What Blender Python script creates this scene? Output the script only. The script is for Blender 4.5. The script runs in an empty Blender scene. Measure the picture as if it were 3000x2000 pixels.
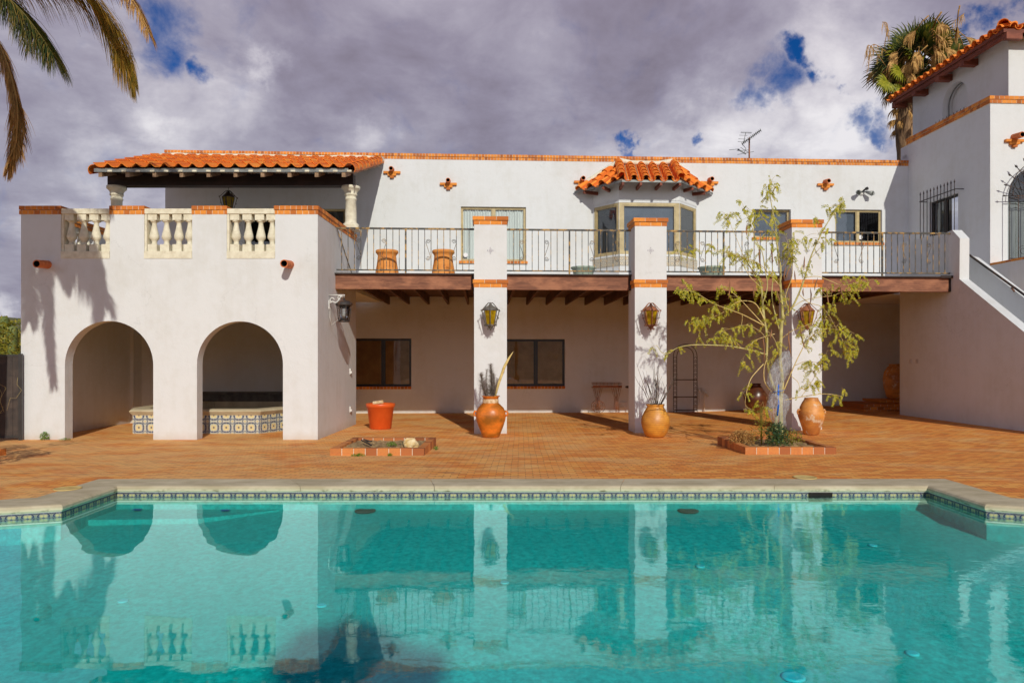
import bpy, math, random
from math import sin, cos, pi, radians, sqrt, atan2
from mathutils import Vector
from mathutils.geometry import tessellate_polygon
random.seed(7)
S = bpy.context.scene
COL = S.collection
CAMZ, F, CX, CY = 1.745, 2100.0, 1523.0, 1050.0
TH = math.atan(0.05); CT, ST = cos(TH), sin(TH)

def W(px, py, Y):                      # a point at distance Y in front of the camera
    return ((px-CX)/F*Y, Y, CAMZ-(py-CY)/F*Y)
def hY(px, v):
    return v/(CT-(px-CX)/F*ST)
def hu(px, v):
    Y = hY(px, v); X = (px-CX)/F*Y
    return X*CT+Y*ST
def hz(px, py, v):
    return CAMZ-(py-CY)/F*hY(px, v)
def hw(u, v, z):                       # house frame to world
    return (u*CT-v*ST, u*ST+v*CT, z)
def side(px, u):                       # v where a plane u=const is met
    k = (px-CX)/F; Y = u/(k*CT+ST); return Y*CT-k*Y*ST, Y
def smooth(t):
    t = max(0., min(1., t)); return t*t*(3-2*t)
def gz(X, Y):
    base = .145 if Y < 9.7 else .145*(1-min(1., (Y-9.7)/5.3))
    return base+.2*smooth((X-5)/6)*max(0., min(1., (Y-10)/5))

# ------------------------------------------------------------------ mesh builder
class MB:
    def __init__(s):
        s.v = []; s.f = []; s.mi = []; s.uv = []; s.sm = []
    def face(s, pts, mi=0, uv=None, sm=False):
        i = len(s.v); s.v += [tuple(p) for p in pts]
        s.f.append(tuple(range(i, i+len(pts)))); s.mi.append(mi)
        s.uv.append(uv or [(0, 0)]*len(pts)); s.sm.append(sm)
    def box(s, x0, x1, y0, y1, z0, z1, T=None, mi=0):
        T = T or (lambda a, b, c: (a, b, c))
        c = [T(x, y, z) for z in (z0, z1) for y in (y0, y1) for x in (x0, x1)]
        b = len(s.v); s.v += [tuple(p) for p in c]
        for q in ((0, 2, 3, 1), (4, 5, 7, 6), (0, 1, 5, 4), (2, 6, 7, 3), (0, 4, 6, 2), (1, 3, 7, 5)):
            s.f.append(tuple(b+k for k in q)); s.mi.append(mi); s.uv.append([(0, 0)]*4); s.sm.append(False)
    def tube(s, pts, r, n=8, mi=0, cap=True, sm=True, flat=1.0):
        pts = [Vector(p) for p in pts]
        if not isinstance(r, (list, tuple)): r = [r]*len(pts)
        t0 = (pts[1]-pts[0]).normalized()
        ref = Vector((0, 0, 1)) if abs(t0.z) < .9 else Vector((0, 1, 0))
        a = t0.cross(ref).normalized()
        b0 = len(s.v)
        for i, p in enumerate(pts):
            t = (pts[min(i+1, len(pts)-1)]-pts[max(i-1, 0)])
            t = t.normalized() if t.length > 1e-9 else t0
            a = (a-t*a.dot(t))
            a = a.normalized() if a.length > 1e-6 else t.orthogonal().normalized()
            b = t.cross(a)
            for k in range(n):
                w = 2*pi*k/n
                s.v.append(tuple(p+a*(cos(w)*r[i])+b*(sin(w)*r[i]*flat)))
        for i in range(len(pts)-1):
            for k in range(n):
                k2 = (k+1) % n
                s.f.append((b0+i*n+k, b0+i*n+k2, b0+(i+1)*n+k2, b0+(i+1)*n+k))
                s.mi.append(mi); s.uv.append([(0, 0)]*4); s.sm.append(sm)
        if cap:
            for base, rev in ((b0, True), (b0+(len(pts)-1)*n, False)):
                q = [base+k for k in range(n)]
                if rev: q.reverse()
                s.f.append(tuple(q)); s.mi.append(mi); s.uv.append([(0, 0)]*n); s.sm.append(False)
    def lathe(s, prof, c=(0, 0, 0), n=28, mi=0, sx=1, sy=1, wob=0):
        b0 = len(s.v)
        for i, (r, z) in enumerate(prof):
            for k in range(n):
                w = 2*pi*k/n; rr = r*(1+wob*sin(3*w+z*7)+wob*.6*sin(5*w+1+z*11))
                s.v.append((c[0]+cos(w)*rr*sx, c[1]+sin(w)*rr*sy, c[2]+z))
        for i in range(len(prof)-1):
            for k in range(n):
                k2 = (k+1) % n
                s.f.append((b0+i*n+k, b0+i*n+k2, b0+(i+1)*n+k2, b0+(i+1)*n+k))
                s.mi.append(mi); s.uv.append([(0, 0)]*4); s.sm.append(True)
        for base, rev in ((b0, True), (b0+(len(prof)-1)*n, False)):
            q = [base+k for k in range(n)]
            if rev: q.reverse()
            s.f.append(tuple(q)); s.mi.append(mi); s.uv.append([(0, 0)]*n); s.sm.append(False)
    def prism(s, poly, z0, z1, T=None, mi=0):      # poly in plan, counter-clockwise
        T = T or (lambda a, b, c: (a, b, c)); n = len(poly)
        s.face([T(x, y, z1) for x, y in poly], mi)
        s.face([T(x, y, z0) for x, y in reversed(poly)], mi)
        for i in range(n):
            a, b = poly[i], poly[(i+1) % n]
            s.face([T(a[0], a[1], z0), T(b[0], b[1], z0), T(b[0], b[1], z1), T(a[0], a[1], z1)], mi)

ORG = {}
def put(o, parent=None, label=None, cat=None, group=None, kind=None):
    COL.objects.link(o)
    if parent is not None: o.parent = parent
    if label: o['label'] = label
    if cat: o['category'] = cat
    if group: o['group'] = group
    if kind: o['kind'] = kind
    return o
def thing(name, loc, label, cat, group=None, rz=0):
    o = bpy.data.objects.new(name, None); o.empty_display_size = .2
    o.location = loc; ORG[o] = Vector(loc)
    return put(o, None, label, cat, group)
def obj(name, mb, mats, parent=None, label=None, cat=None, group=None, kind=None, org=None):
    me = bpy.data.meshes.new(name)
    if org is None:
        xs = [p[0] for p in mb.v]; ys = [p[1] for p in mb.v]; zs = [p[2] for p in mb.v]
        org = ((min(xs)+max(xs))/2, (min(ys)+max(ys))/2, min(zs))
    org = Vector(org)
    me.from_pydata([(p[0]-org.x, p[1]-org.y, p[2]-org.z) for p in mb.v], [], mb.f)
    for m in (mats if isinstance(mats, (list, tuple)) else [mats]): me.materials.append(m)
    me.polygons.foreach_set('material_index', mb.mi)
    me.polygons.foreach_set('use_smooth', mb.sm)
    if any(u != (0, 0) for q in mb.uv for u in q):
        ul = me.uv_layers.new(name='UVMap')
        ul.data.foreach_set('uv', [c for q in mb.uv for u in q for c in u])
    me.update()
    o = bpy.data.objects.new(name, me); ORG[o] = org
    o.location = org-(ORG[parent] if parent is not None else Vector((0, 0, 0)))
    return put(o, parent, label, cat, group, kind)
def copy_tree(o, loc=None, rz=None, parent=None, label=None):
    c = o.copy(); COL.objects.link(c)
    if parent is not None: c.parent = parent
    if loc is not None: c.location = loc
    if rz is not None: c.rotation_euler[2] = rz
    if label: c['label'] = label
    for ch in list(o.children): copy_tree(ch, parent=c)
    return c

# a vertical plane: a runs along it (viewer's left to right), d goes into it, away from the viewer
class Plane:
    def __init__(s, p0, p1):
        s.p0 = Vector(p0[:2]); d = Vector(p1[:2])-s.p0; s.L = d.length; s.t = d/s.L
        s.n = Vector((-s.t.y, s.t.x))
    def __call__(s, a, d, z):
        p = s.p0+s.t*a+s.n*d; return (p.x, p.y, z)

def wall_face(mb, P, a0, a1, z0, z1, holes, mi=0):
    """front sheet of a wall with rectangular or arched openings (a0,a1,z0,z1,depth,arched)"""
    xs = sorted({a0, a1}|{h[0] for h in holes}|{h[1] for h in holes})
    zs = sorted({z0, z1}|{h[2] for h in holes}|{h[3] for h in holes})
    xs = [x for x in xs if a0-1e-6 <= x <= a1+1e-6]; zs = [z for z in zs if z0-1e-6 <= z <= z1+1e-6]
    for i in range(len(xs)-1):
        for j in range(len(zs)-1):
            cx, cz = (xs[i]+xs[i+1])/2, (zs[j]+zs[j+1])/2
            if any(h[0] < cx < h[1] and h[2] < cz < h[3] for h in holes): continue
            mb.face([P(xs[i], 0, zs[j]), P(xs[i+1], 0, zs[j]), P(xs[i+1], 0, zs[j+1]), P(xs[i], 0, zs[j+1])], mi)
    for h in holes:
        b0, b1, c0, c1, dep = h[:5]; arch = len(h) > 5 and h[5]
        if not arch:
            for q in (((b0, c0), (b0, c1)), ((b1, c1), (b1, c0)), ((b0, c1), (b1, c1)), ((b1, c0), (b0, c0))):
                (x, z), (X, Z) = q
                if z == Z == z0: continue
                if z == Z == z1: continue
                mb.face([P(x, 0, z), P(x, dep, z), P(X, dep, Z), P(X, 0, Z)], mi)
        else:
            r = (b1-b0)/2; rz = min(r*arch, c1-c0); n = 32; cx = (b0+b1)/2; sp = c1-rz
            arc = [(cx-r*cos(pi*k/n), sp+rz*sin(pi*k/n)) for k in range(n+1)]
            for k in range(n):
                (x, z), (X, Z) = arc[k], arc[k+1]
                if c1-min(z, Z) > 1e-5:
                    mb.face([P(x, 0, z), P(X, 0, Z), P(X, 0, c1), P(x, 0, c1)], mi)
                mb.face([P(x, 0, z), P(x, dep, z), P(X, dep, Z), P(X, 0, Z)], mi, sm=True)
            mb.face([P(b0, 0, c0), P(b0, dep, c0), P(b0, dep, sp), P(b0, 0, sp)], mi)
            mb.face([P(b1, 0, sp), P(b1, dep, sp), P(b1, dep, c0), P(b1, 0, c0)], mi)
            if c0 > z0+1e-6:
                mb.face([P(b1, 0, c0), P(b1, dep, c0), P(b0, dep, c0), P(b0, 0, c0)], mi)

def bricks(mb, P, a0, a1, d0, d1, z0, z1, n=None, L=.2, off=0., g=.0105, jit=.0025, proud=.004):
    """one course: bricks (slot 0) on a mortar core (slot 1)"""
    mb.box(a0+.006, a1-.006, d0+.005, d1-.005, z0+.002, z1-.006, lambda a, d, z: P(a, d, z), 1)
    if n is None: n = max(1, round((a1-a0)/L))
    w = (a1-a0)/n; edges = [a0]
    x = a0+(w*.5 if off else w)
    while x < a1-.03: edges.append(x); x += w
    edges.append(a1)
    for i in range(len(edges)-1):
        j = random.uniform(-jit, jit); k = random.uniform(-jit, jit)*.6
        lo = edges[i]+(g/2 if i else 0); hi = edges[i+1]-(g/2 if i < len(edges)-2 else 0)
        mb.box(lo, hi, d0+j, d1-j, z0+.004, z1+k, lambda a, d, z: P(a, d, z), 0)
def cap2(mb, P, a0, a1, d0, d1, z0, z1, L=.2, over=.03):
    """brick cap of two courses, the upper one wider"""
    zm = (z0+z1)/2
    bricks(mb, P, a0-.008, a1+.008, d0-.008, d1+.008, z0, zm-.004, L=L, off=1)
    bricks(mb, P, a0-over, a1+over, d0-over, d1+over, zm+.004, z1, L=L)

def tile(mb, a, b, up, r0, r1, arc_up=True, th=.016, n=8, span=pi, mi=0):
    """barrel roof tile from its low end a to its high end b"""
    a, b, up = Vector(a), Vector(b), Vector(up)
    ax = (b-a).normalized(); s = ax.cross(up).normalized(); nn = s.cross(ax).normalized()
    sg = 1 if arc_up else -1
    def ring(p, r):
        return [p+s*(cos((pi-span)/2+span*k/n)*r)+nn*(sin((pi-span)/2+span*k/n)*r*sg) for k in range(n+1)]
    o0, o1, i0, i1 = ring(a, r0), ring(b, r1), ring(a, r0-th), ring(b, r1-th)
    for k in range(n):
        mb.face([o0[k], o0[k+1], o1[k+1], o1[k]], mi, sm=True)
        mb.face([i0[k+1], i0[k], i1[k], i1[k+1]], mi, sm=True)
        mb.face([o0[k+1], o0[k], i0[k], i0[k+1]], mi)
    mb.face([o0[0], o1[0], i1[0], i0[0]], mi); mb.face([o0[n], i0[n], i1[n], o1[n]], mi)
# ------------------------------------------------------------------ materials
class N:
    def __init__(s, name):
        s.m = bpy.data.materials.new(name); s.m.use_nodes = True
        s.t = s.m.node_tree; s.t.nodes.clear()
        s.out = s.t.nodes.new('ShaderNodeOutputMaterial')
    def set(s, sock, v):
        if v is None: return
        if isinstance(v, bpy.types.NodeSocket): s.t.links.new(v, sock)
        elif isinstance(v, (tuple, list)) and len(v) == 3 and sock.type == 'RGBA': sock.default_value = (*v, 1)
        else: sock.default_value = v
    def n(s, typ, props=None, **ins):
        nd = s.t.nodes.new(typ)
        for k, v in (props or {}).items(): setattr(nd, k, v)
        for k, v in ins.items():
            key = int(k[1:]) if k[0] == 'i' and k[1:].isdigit() else k.replace('_', ' ')
            s.set(nd.inputs[key], v)
        return nd
    def m_(s, op, a, b=None, c=None, clamp=False):
        nd = s.n('ShaderNodeMath', {'operation': op, 'use_clamp': clamp}, i0=a, i1=b, i2=c); return nd.outputs[0]
    def mix(s, f, a, b, mode='MIX'):
        nd = s.t.nodes.new('ShaderNodeMix'); nd.data_type = 'RGBA'; nd.blend_type = mode
        s.set(nd.inputs[0], f); s.set(nd.inputs[6], a); s.set(nd.inputs[7], b); return nd.outputs[2]
    def pos(s): return s.n('ShaderNodeNewGeometry').outputs['Position']
    def rnd(s): return s.n('ShaderNodeNewGeometry').outputs['Random Per Island']
    def noise(s, vec, scale, detail=3, rough=.55, dist=0, col=False):
        nd = s.n('ShaderNodeTexNoise', None, Vector=vec, Scale=scale, Detail=detail, Roughness=rough, Distortion=dist)
        return nd.outputs['Color' if col else 0]
    def ramp(s, f, *stops):
        nd = s.n('ShaderNodeValToRGB', None, Fac=f); e = nd.color_ramp.elements
        while len(e) < len(stops): e.new(.5)
        for el, (p, c) in zip(e, stops):
            el.position = p; el.color = (*c, 1) if isinstance(c, (tuple, list)) else (c, c, c, 1)
        return nd.outputs[0]
    def sc(s, vec, x, y, z):
        return s.n('ShaderNodeMapping', None, Vector=vec, Scale=(x, y, z)).outputs[0]
    def bump(s, h, strength=.3, dist=.01, normal=None):
        return s.n('ShaderNodeBump', None, Height=h, Strength=strength, Distance=dist, Normal=normal).outputs[0]
    def bsdf(s, col, rough=.8, normal=None, **kw):
        b = s.n('ShaderNodeBsdfPrincipled', None, Base_Color=col, Roughness=rough, Normal=normal, **kw)
        s.t.links.new(b.outputs[0], s.out.inputs[0]); return s.m

def noisy(name, c1, c2, scale=6, rough=.75, bump=.15, bscale=40, bdist=.006, isl=0., lo=.35, hi=.65, stretch=(1, 1, 1), **kw):
    x = N(name); p = x.sc(x.pos(), *stretch)
    f = x.noise(p, scale, 4, .6)
    c = x.ramp(f, (lo, c1), (hi, c2))
    if isl:
        r = x.rnd(); c = x.mix(1., c, x.ramp(r, (0, 1-isl), (1, 1+isl*.6)), 'MULTIPLY')
    nb = x.bump(x.noise(p, bscale, 3), bump, bdist) if bump else None
    return x.bsdf(c, rough, nb, **kw)

def stucco_mat(name, c, dirt=.12):
    x = N(name); p = x.pos()
    big = x.noise(p, .7, 5, .6); mid = x.noise(p, 5, 4, .6)
    streak = x.noise(x.sc(p, 3.5, 3.5, .35), 1.2, 4, .6)
    f = x.m_('ADD', x.m_('MULTIPLY', big, .5), x.m_('ADD', x.m_('MULTIPLY', mid, .25), x.m_('MULTIPLY', streak, .25)))
    d = tuple(k*(1-dirt) for k in c); e = (d[0]*.99, d[1]*.975, d[2]*.94)
    col = x.ramp(f, (.36, e), (.52, c), (.7, tuple(min(.9, k*1.03) for k in c)))
    # grime where the walls meet the paving (a real stain with its own edge)
    z = x.n('ShaderNodeSeparateXYZ', None, Vector=p).outputs[2]
    g = x.m_('SUBTRACT', x.m_('ADD', .07, x.m_('MULTIPLY', x.noise(p, 4, 4), .22)), z)
    g = x.m_('MULTIPLY', g, 5, clamp=True)
    col = x.mix(x.m_('MULTIPLY', g, .45), col, (.45, .36, .26))
    sp = x.ramp(x.noise(p, 14, 5, .7), (.68, 0.), (.78, 1.))
    col = x.mix(x.m_('MULTIPLY', sp, .22), col, tuple(k*.72 for k in c))
    wp = x.n('ShaderNodeVectorMath', {'operation': 'ADD'}, i0=p, i1=x.n('ShaderNodeVectorMath', {'operation': 'SCALE'}, i0=x.noise(p, 2.2, 5, .6, 0, True), Scale=.7).outputs[0]).outputs[0]
    vd = x.n('ShaderNodeTexVoronoi', {'feature': 'DISTANCE_TO_EDGE'}, Vector=wp, Scale=.55).outputs['Distance']
    ck = x.m_('MULTIPLY', x.m_('LESS_THAN', vd, .0035), x.ramp(x.noise(p, .5, 2), (.5, 0.), (.56, .2)))
    col = x.mix(ck, col, tuple(k*.55 for k in c))
    h = x.m_('ADD', x.noise(p, 7, 5, .65), x.m_('MULTIPLY', x.noise(p, 60, 2), .25))
    return x.bsdf(col, .9, x.bump(h, .35, .02))
STUCCO = stucco_mat('white_stucco', (.69, .70, .712), .08)
SHSTUC = noisy('outlet_plate', (.5, .47, .45), (.6, .57, .55))
CASTSTONE = noisy('cast_stone', (.62, .56, .42), (.78, .73, .58), 9, .85, .3, 70, .004, lo=.3, hi=.6)
def brick_mat(name, a, b):
    x = N(name); p = x.pos(); r = x.rnd()
    c = x.ramp(r, (0, tuple(k*.62 for k in a)), (.3, a), (.7, b), (1, tuple(k*1.08 for k in b)))
    c = x.mix(x.ramp(x.noise(p, 22, 5, .7), (.45, 0.), (.75, .5)), c, (.38, .11, .045))
    c = x.mix(x.ramp(x.noise(p, 9, 5, .75), (.66, 0.), (.74, .55)), c, (.68, .5, .36))
    return x.bsdf(c, .8, x.bump(x.noise(p, 90, 3), .35, .004))
BRICK = brick_mat('orange_brick', (.58, .165, .022), (.76, .27, .034))
MORTAR = noisy('mortar', (.62, .54, .42), (.80, .72, .58), 20, .95, .2, 80, .003)
def tile_mat():
    x = N('clay_roof_tile'); p = x.pos(); r = x.rnd()
    c = x.ramp(r, (0, (.62, .13, .014)), (.3, (.84, .19, .016)), (.75, (.92, .26, .02)), (1, (.94, .36, .05)))
    c = x.mix(x.ramp(x.noise(p, 6, 5, .7), (.45, 0.), (.75, .35)), c, (.70, .13, .02))
    c = x.mix(x.ramp(x.noise(p, 26, 4, .7), (.66, 0.), (.76, .5)), c, (.34, .10, .03))
    return x.bsdf(c, .72, x.bump(x.noise(p, 50, 4), .3, .004))
BEDBRICK = brick_mat('planter_brick', (.42, .13, .035), (.60, .22, .055))
TILE = tile_mat()
CLAY = noisy('terracotta', (.66, .22, .035), (.80, .33, .075), 4, .75, .2, 60, .003)
PIPE = noisy('clay_pipe', (.48, .12, .035), (.68, .20, .06), 14, .8, .25, 60, .003)
def wood_mat(name, a, b, c3, horizontal=(.6, 8, 14)):
    x = N(name); p = x.sc(x.pos(), *horizontal)
    f = x.noise(p, 2.4, 6, .65, .6); g = x.noise(x.sc(x.pos(), 1.3, 1.3, 3), 1.4, 4, .65)
    c = x.ramp(f, (.3, a), (.5, b), (.72, c3))
    c = x.mix(x.ramp(g, (.45, 0.), (.62, .6)), c, tuple(k*1.5 for k in c3))
    return x.bsdf(c, .7, x.bump(f, .3, .006))
BEAM = wood_mat('stained_beam_wood', (.10, .035, .018), (.20, .07, .034), (.30, .125, .062))
JOIST = wood_mat('dark_joist_wood', (.035, .013, .007), (.075, .028, .014), (.11, .045, .022), (6, .6, 6))
DARKWOOD = wood_mat('black_brown_wood', (.012, .006, .004), (.022, .010, .007), (.04, .018, .012))
RAFTER = wood_mat('rafter_wood', (.16, .08, .04), (.26, .15, .08), (.34, .22, .13), (6, .6, 6))
EAVEWOOD = wood_mat('red_brown_eave_wood', (.10, .022, .012), (.17, .04, .02), (.22, .06, .03))
GREYMET = noisy('grey_flashing', (.16, .17, .17), (.27, .28, .27), 4, .5, .05, Metallic=.3)
DECKEDGE = noisy('deck_coating', (.42, .42, .41), (.52, .51, .49), 5, .7, .1)
def iron_mat(name, base, rust, amt):
    x = N(name); p = x.pos(); f = x.noise(p, 7, 5, .7)
    c = x.mix(x.ramp(f, (.5-amt, 0.), (.62-amt, 1.)), base, rust)
    return x.bsdf(c, .6, x.bump(x.noise(p, 90, 3), .3, .002))
RAIL = iron_mat('railing_paint', (.05, .048, .045), (.42, .24, .06), .02)
IRON = iron_mat('wrought_iron', (.035, .028, .026), (.12, .06, .035), 0)
RUSTIRON = iron_mat('rusty_iron', (.10, .05, .035), (.34, .12, .05), .1)
GREYIRON = iron_mat('weathered_grey_iron', (.13, .12, .10), (.28, .18, .10), -.05)
WHITEMET = noisy('white_metal', (.62, .60, .56), (.75, .74, .72), 9, .5, .1)
FRAME = noisy('tan_window_frame', (.38, .29, .14), (.52, .41, .21), 5, .5, .05)
DARKFRAME = noisy('dark_bronze_frame', (.018, .014, .014), (.03, .025, .024), 5, .4, .05)
CURTAIN = noisy('white_curtain', (.78, .80, .78), (.88, .9, .88), 9, .9, .3, 12, .02, stretch=(1, 1, .12))
BLIND = noisy('tan_blind', (.60, .33, .11), (.80, .48, .18), 3, .7, 0)
BLUEBL = noisy('grey_blind', (.12, .15, .21), (.17, .2, .27), 3, .7, 0)
GREYCURT = noisy('grey_curtain', (.20, .21, .21), (.3, .31, .3), 9, .9, .3, 12, .02, stretch=(1, 1, .12))
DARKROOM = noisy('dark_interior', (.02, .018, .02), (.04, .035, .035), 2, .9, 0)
BLACK = noisy('black_hollow', (.008, .005, .004), (.015, .01, .008), 8, .9, 0)
def glass_mat(name, tint=(.75, .8, .85), refl=.0, rough=.02):
    x = N(name)
    fr = x.n('ShaderNodeFresnel', None, IOR=1.52).outputs[0]
    nb = x.bump(x.noise(x.pos(), 1.6, 2), .04, .05)
    f = x.m_('ADD', x.m_('MULTIPLY', fr, 1.3), refl, clamp=True)
    g = x.n('ShaderNodeBsdfGlossy', None, Color=(.9, .95, 1), Roughness=rough, Normal=nb)
    t = x.n('ShaderNodeBsdfTransparent', None, Color=tint)
    mx = x.n('ShaderNodeMixShader', None, Fac=f); x.t.links.new(t.outputs[0], mx.inputs[1]); x.t.links.new(g.outputs[0], mx.inputs[2])
    x.t.links.new(mx.outputs[0], x.out.inputs[0]); return x.m
GLASS = glass_mat('window_glass', (.86, .90, .90), .02)
DARKGLASS = glass_mat('smoked_glass', (.8, .7, .58), .02)
CLEARLAMP = glass_mat('lamp_glass', (.8, .8, .8), .1)
def amber():
    x = N('amber_glass'); p = x.pos()
    c = x.ramp(x.noise(p, 14, 4, .6), (.3, (.20, .12, .005)), (.65, (.62, .42, .01)))
    d = x.n('ShaderNodeBsdfPrincipled', None, Base_Color=c, Roughness=.15, Normal=x.bump(x.noise(p, 30, 3), .3, .004))
    t = x.n('ShaderNodeBsdfTranslucent', None, Color=(.8, .55, .03))
    mx = x.n('ShaderNodeMixShader', None, Fac=.35); x.t.links.new(d.outputs[0], mx.inputs[1]); x.t.links.new(t.outputs[0], mx.inputs[2])
    x.t.links.new(mx.outputs[0], x.out.inputs[0]); return x.m
AMBER = amber()
def leaf_mat(name, a, b, c3, tr=.3, rough=.5):
    x = N(name); c = x.ramp(x.rnd(), (0, a), (.5, b), (1, c3))
    d = x.n('ShaderNodeBsdfPrincipled', None, Base_Color=c, Roughness=rough)
    t = x.n('ShaderNodeBsdfTranslucent', None, Color=c)
    mx = x.n('ShaderNodeMixShader', None, Fac=tr); x.t.links.new(d.outputs[0], mx.inputs[1]); x.t.links.new(t.outputs[0], mx.inputs[2])
    x.t.links.new(mx.outputs[0], x.out.inputs[0]); return x.m
MORINGA = leaf_mat('moringa_leaf', (.18, .21, .005), (.44, .45, .008), (.74, .62, .015), .4)
BARK = noisy('pale_green_bark', (.38, .34, .11), (.60, .52, .22), 9, .85, .3, 50, .004)
TWIG = noisy('tan_twig', (.52, .38, .12), (.74, .58, .24), 12, .85, .2)
POD = noisy('brown_seed_pod', (.10, .035, .02), (.42, .20, .08), 3, .7, .2)
PALMG = leaf_mat('palm_green', (.02, .04, .008), (.06, .075, .012), (.24, .16, .03), .2)
PALMY = leaf_mat('palm_yellow_green', (.10, .085, .01), (.30, .20, .02), (.56, .30, .05), .3)
PALMD = leaf_mat('palm_dead', (.24, .12, .035), (.52, .28, .08), (.74, .46, .16), .3, .8)
FANG = leaf_mat('fan_green', (.025, .045, .012), (.07, .095, .015), (.24, .21, .03), .2)
FANY = leaf_mat('fan_yellow', (.18, .20, .01), (.36, .36, .02), (.50, .46, .04), .4)
FIBRE = noisy('palm_trunk_fibre', (.10, .055, .03), (.34, .20, .10), 6, .95, .6, 22, .04, stretch=(1, 1, .3))
BUSH = leaf_mat('desert_bush', (.10, .12, .01), (.26, .24, .02), (.46, .38, .05), .3)
IVY = leaf_mat('blue_green_weed', (.02, .07, .03), (.05, .14, .06), (.22, .24, .04), .3)
WEED = leaf_mat('green_weed', (.06, .16, .01), (.14, .28, .02), (.25, .38, .04), .3)
DRY = leaf_mat('dry_grey_stems', (.09, .07, .055), (.20, .16, .13), (.40, .34, .28), .1, .9)
CACTUS = noisy('cactus_green', (.10, .14, .03), (.18, .2, .06), 4, .8, .3, 20)
SOIL = noisy('dry_soil', (.24, .14, .06), (.50, .33, .15), 8, .98, .8, 24, .03)
ROCK = noisy('yellow_rock', (.6, .36, .09), (.82, .68, .42), 9, .85, .6, 20, .02)
def pot_mat(name, a, b, pale, amt=.5, rings=0, rough=.45):
    x = N(name); p = x.pos()
    c = x.ramp(x.noise(x.sc(p, 1, 1, 1.6), 2.6, 5, .65), (.36, a), (.62, b))
    if rings:
        w = x.n('ShaderNodeTexWave', {'bands_direction': 'Z'}, Vector=p, Scale=7., Distortion=2.5, Detail=3.).outputs[1]
        c = x.mix(x.m_('MULTIPLY', w, .28), c, tuple(k*.5 for k in a))
    c = x.mix(x.ramp(x.noise(x.sc(p, 1, 1, .8), 5, 6, .75), (.72-amt*.4, 0.), (.8-amt*.4, 1.)), c, pale)
    h = x.m_('ADD', x.noise(p, 12, 4, .6), x.m_('MULTIPLY', x.noise(p, 80, 2), .2))
    return x.bsdf(c, rough, x.bump(h, .35, .01))
POT1 = pot_mat('glazed_orange_clay', (.30, .10, .01), (.78, .21, .02), (.62, .19, .03), .2, rough=.36)
POT2 = pot_mat('banded_yellow_clay', (.52, .20, .03), (.78, .36, .05), (.36, .26, .09), .28, 1, .42)
POT3 = pot_mat('chipped_brown_clay', (.42, .15, .035), (.72, .30, .06), (.66, .50, .34), .45, rough=.5)
POT4 = pot_mat('dark_glazed_clay', (.05, .016, .01), (.14, .04, .015), (.34, .24, .10), .38, rough=.3)
CRUST = noisy('chalky_crust', (.5, .30, .12), (.78, .62, .42), 16, .9, .5, 40, .008)
PLASTIC = noisy('orange_plastic', (.70, .10, .015), (.78, .13, .02), 3, .38, .05)
GREENPL = noisy('pale_green_plastic', (.34, .42, .34), (.42, .5, .42), 3, .5, .05)
BLUETAPE = noisy('blue_tape', (.01, .10, .55), (.02, .16, .7), 5, .5, .1)
def film():
    x = N('clear_plastic_film'); p = x.sc(x.pos(), 1, 1, .35)
    f = x.ramp(x.noise(p, 22, 5, .7, 1.5), (.42, .12), (.7, .62))
    g = x.n('ShaderNodeBsdfPrincipled', None, Base_Color=(.62, .64, .68), Roughness=.25, Normal=x.bump(x.noise(p, 20, 4), .8, .03))
    t = x.n('ShaderNodeBsdfTransparent', None, Color=(.96, .96, .97))
    mx = x.n('ShaderNodeMixShader', None, Fac=f); x.t.links.new(t.outputs[0], mx.inputs[1]); x.t.links.new(g.outputs[0], mx.inputs[2])
    x.t.links.new(mx.outputs[0], x.out.inputs[0]); return x.m
FILM = film()
LID = noisy('yellowed_lid', (.58, .40, .13), (.70, .52, .2), 8, .7, .1)
STICKER = noisy('white_sticker', (.7, .7, .72), (.8, .8, .82), 30, .5, 0)
BLUETILE = noisy('cobalt_tile', (.01, .03, .30), (.02, .05, .42), 8, .3, 0)
JETM = noisy('pale_blue_fitting', (.14, .66, .72), (.2, .78, .85), 8, .4, 0)
GREYCONC = noisy('hot_tub_dark_plaster', (.08, .07, .065), (.16, .14, .12), 5, .9, .3)

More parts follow.
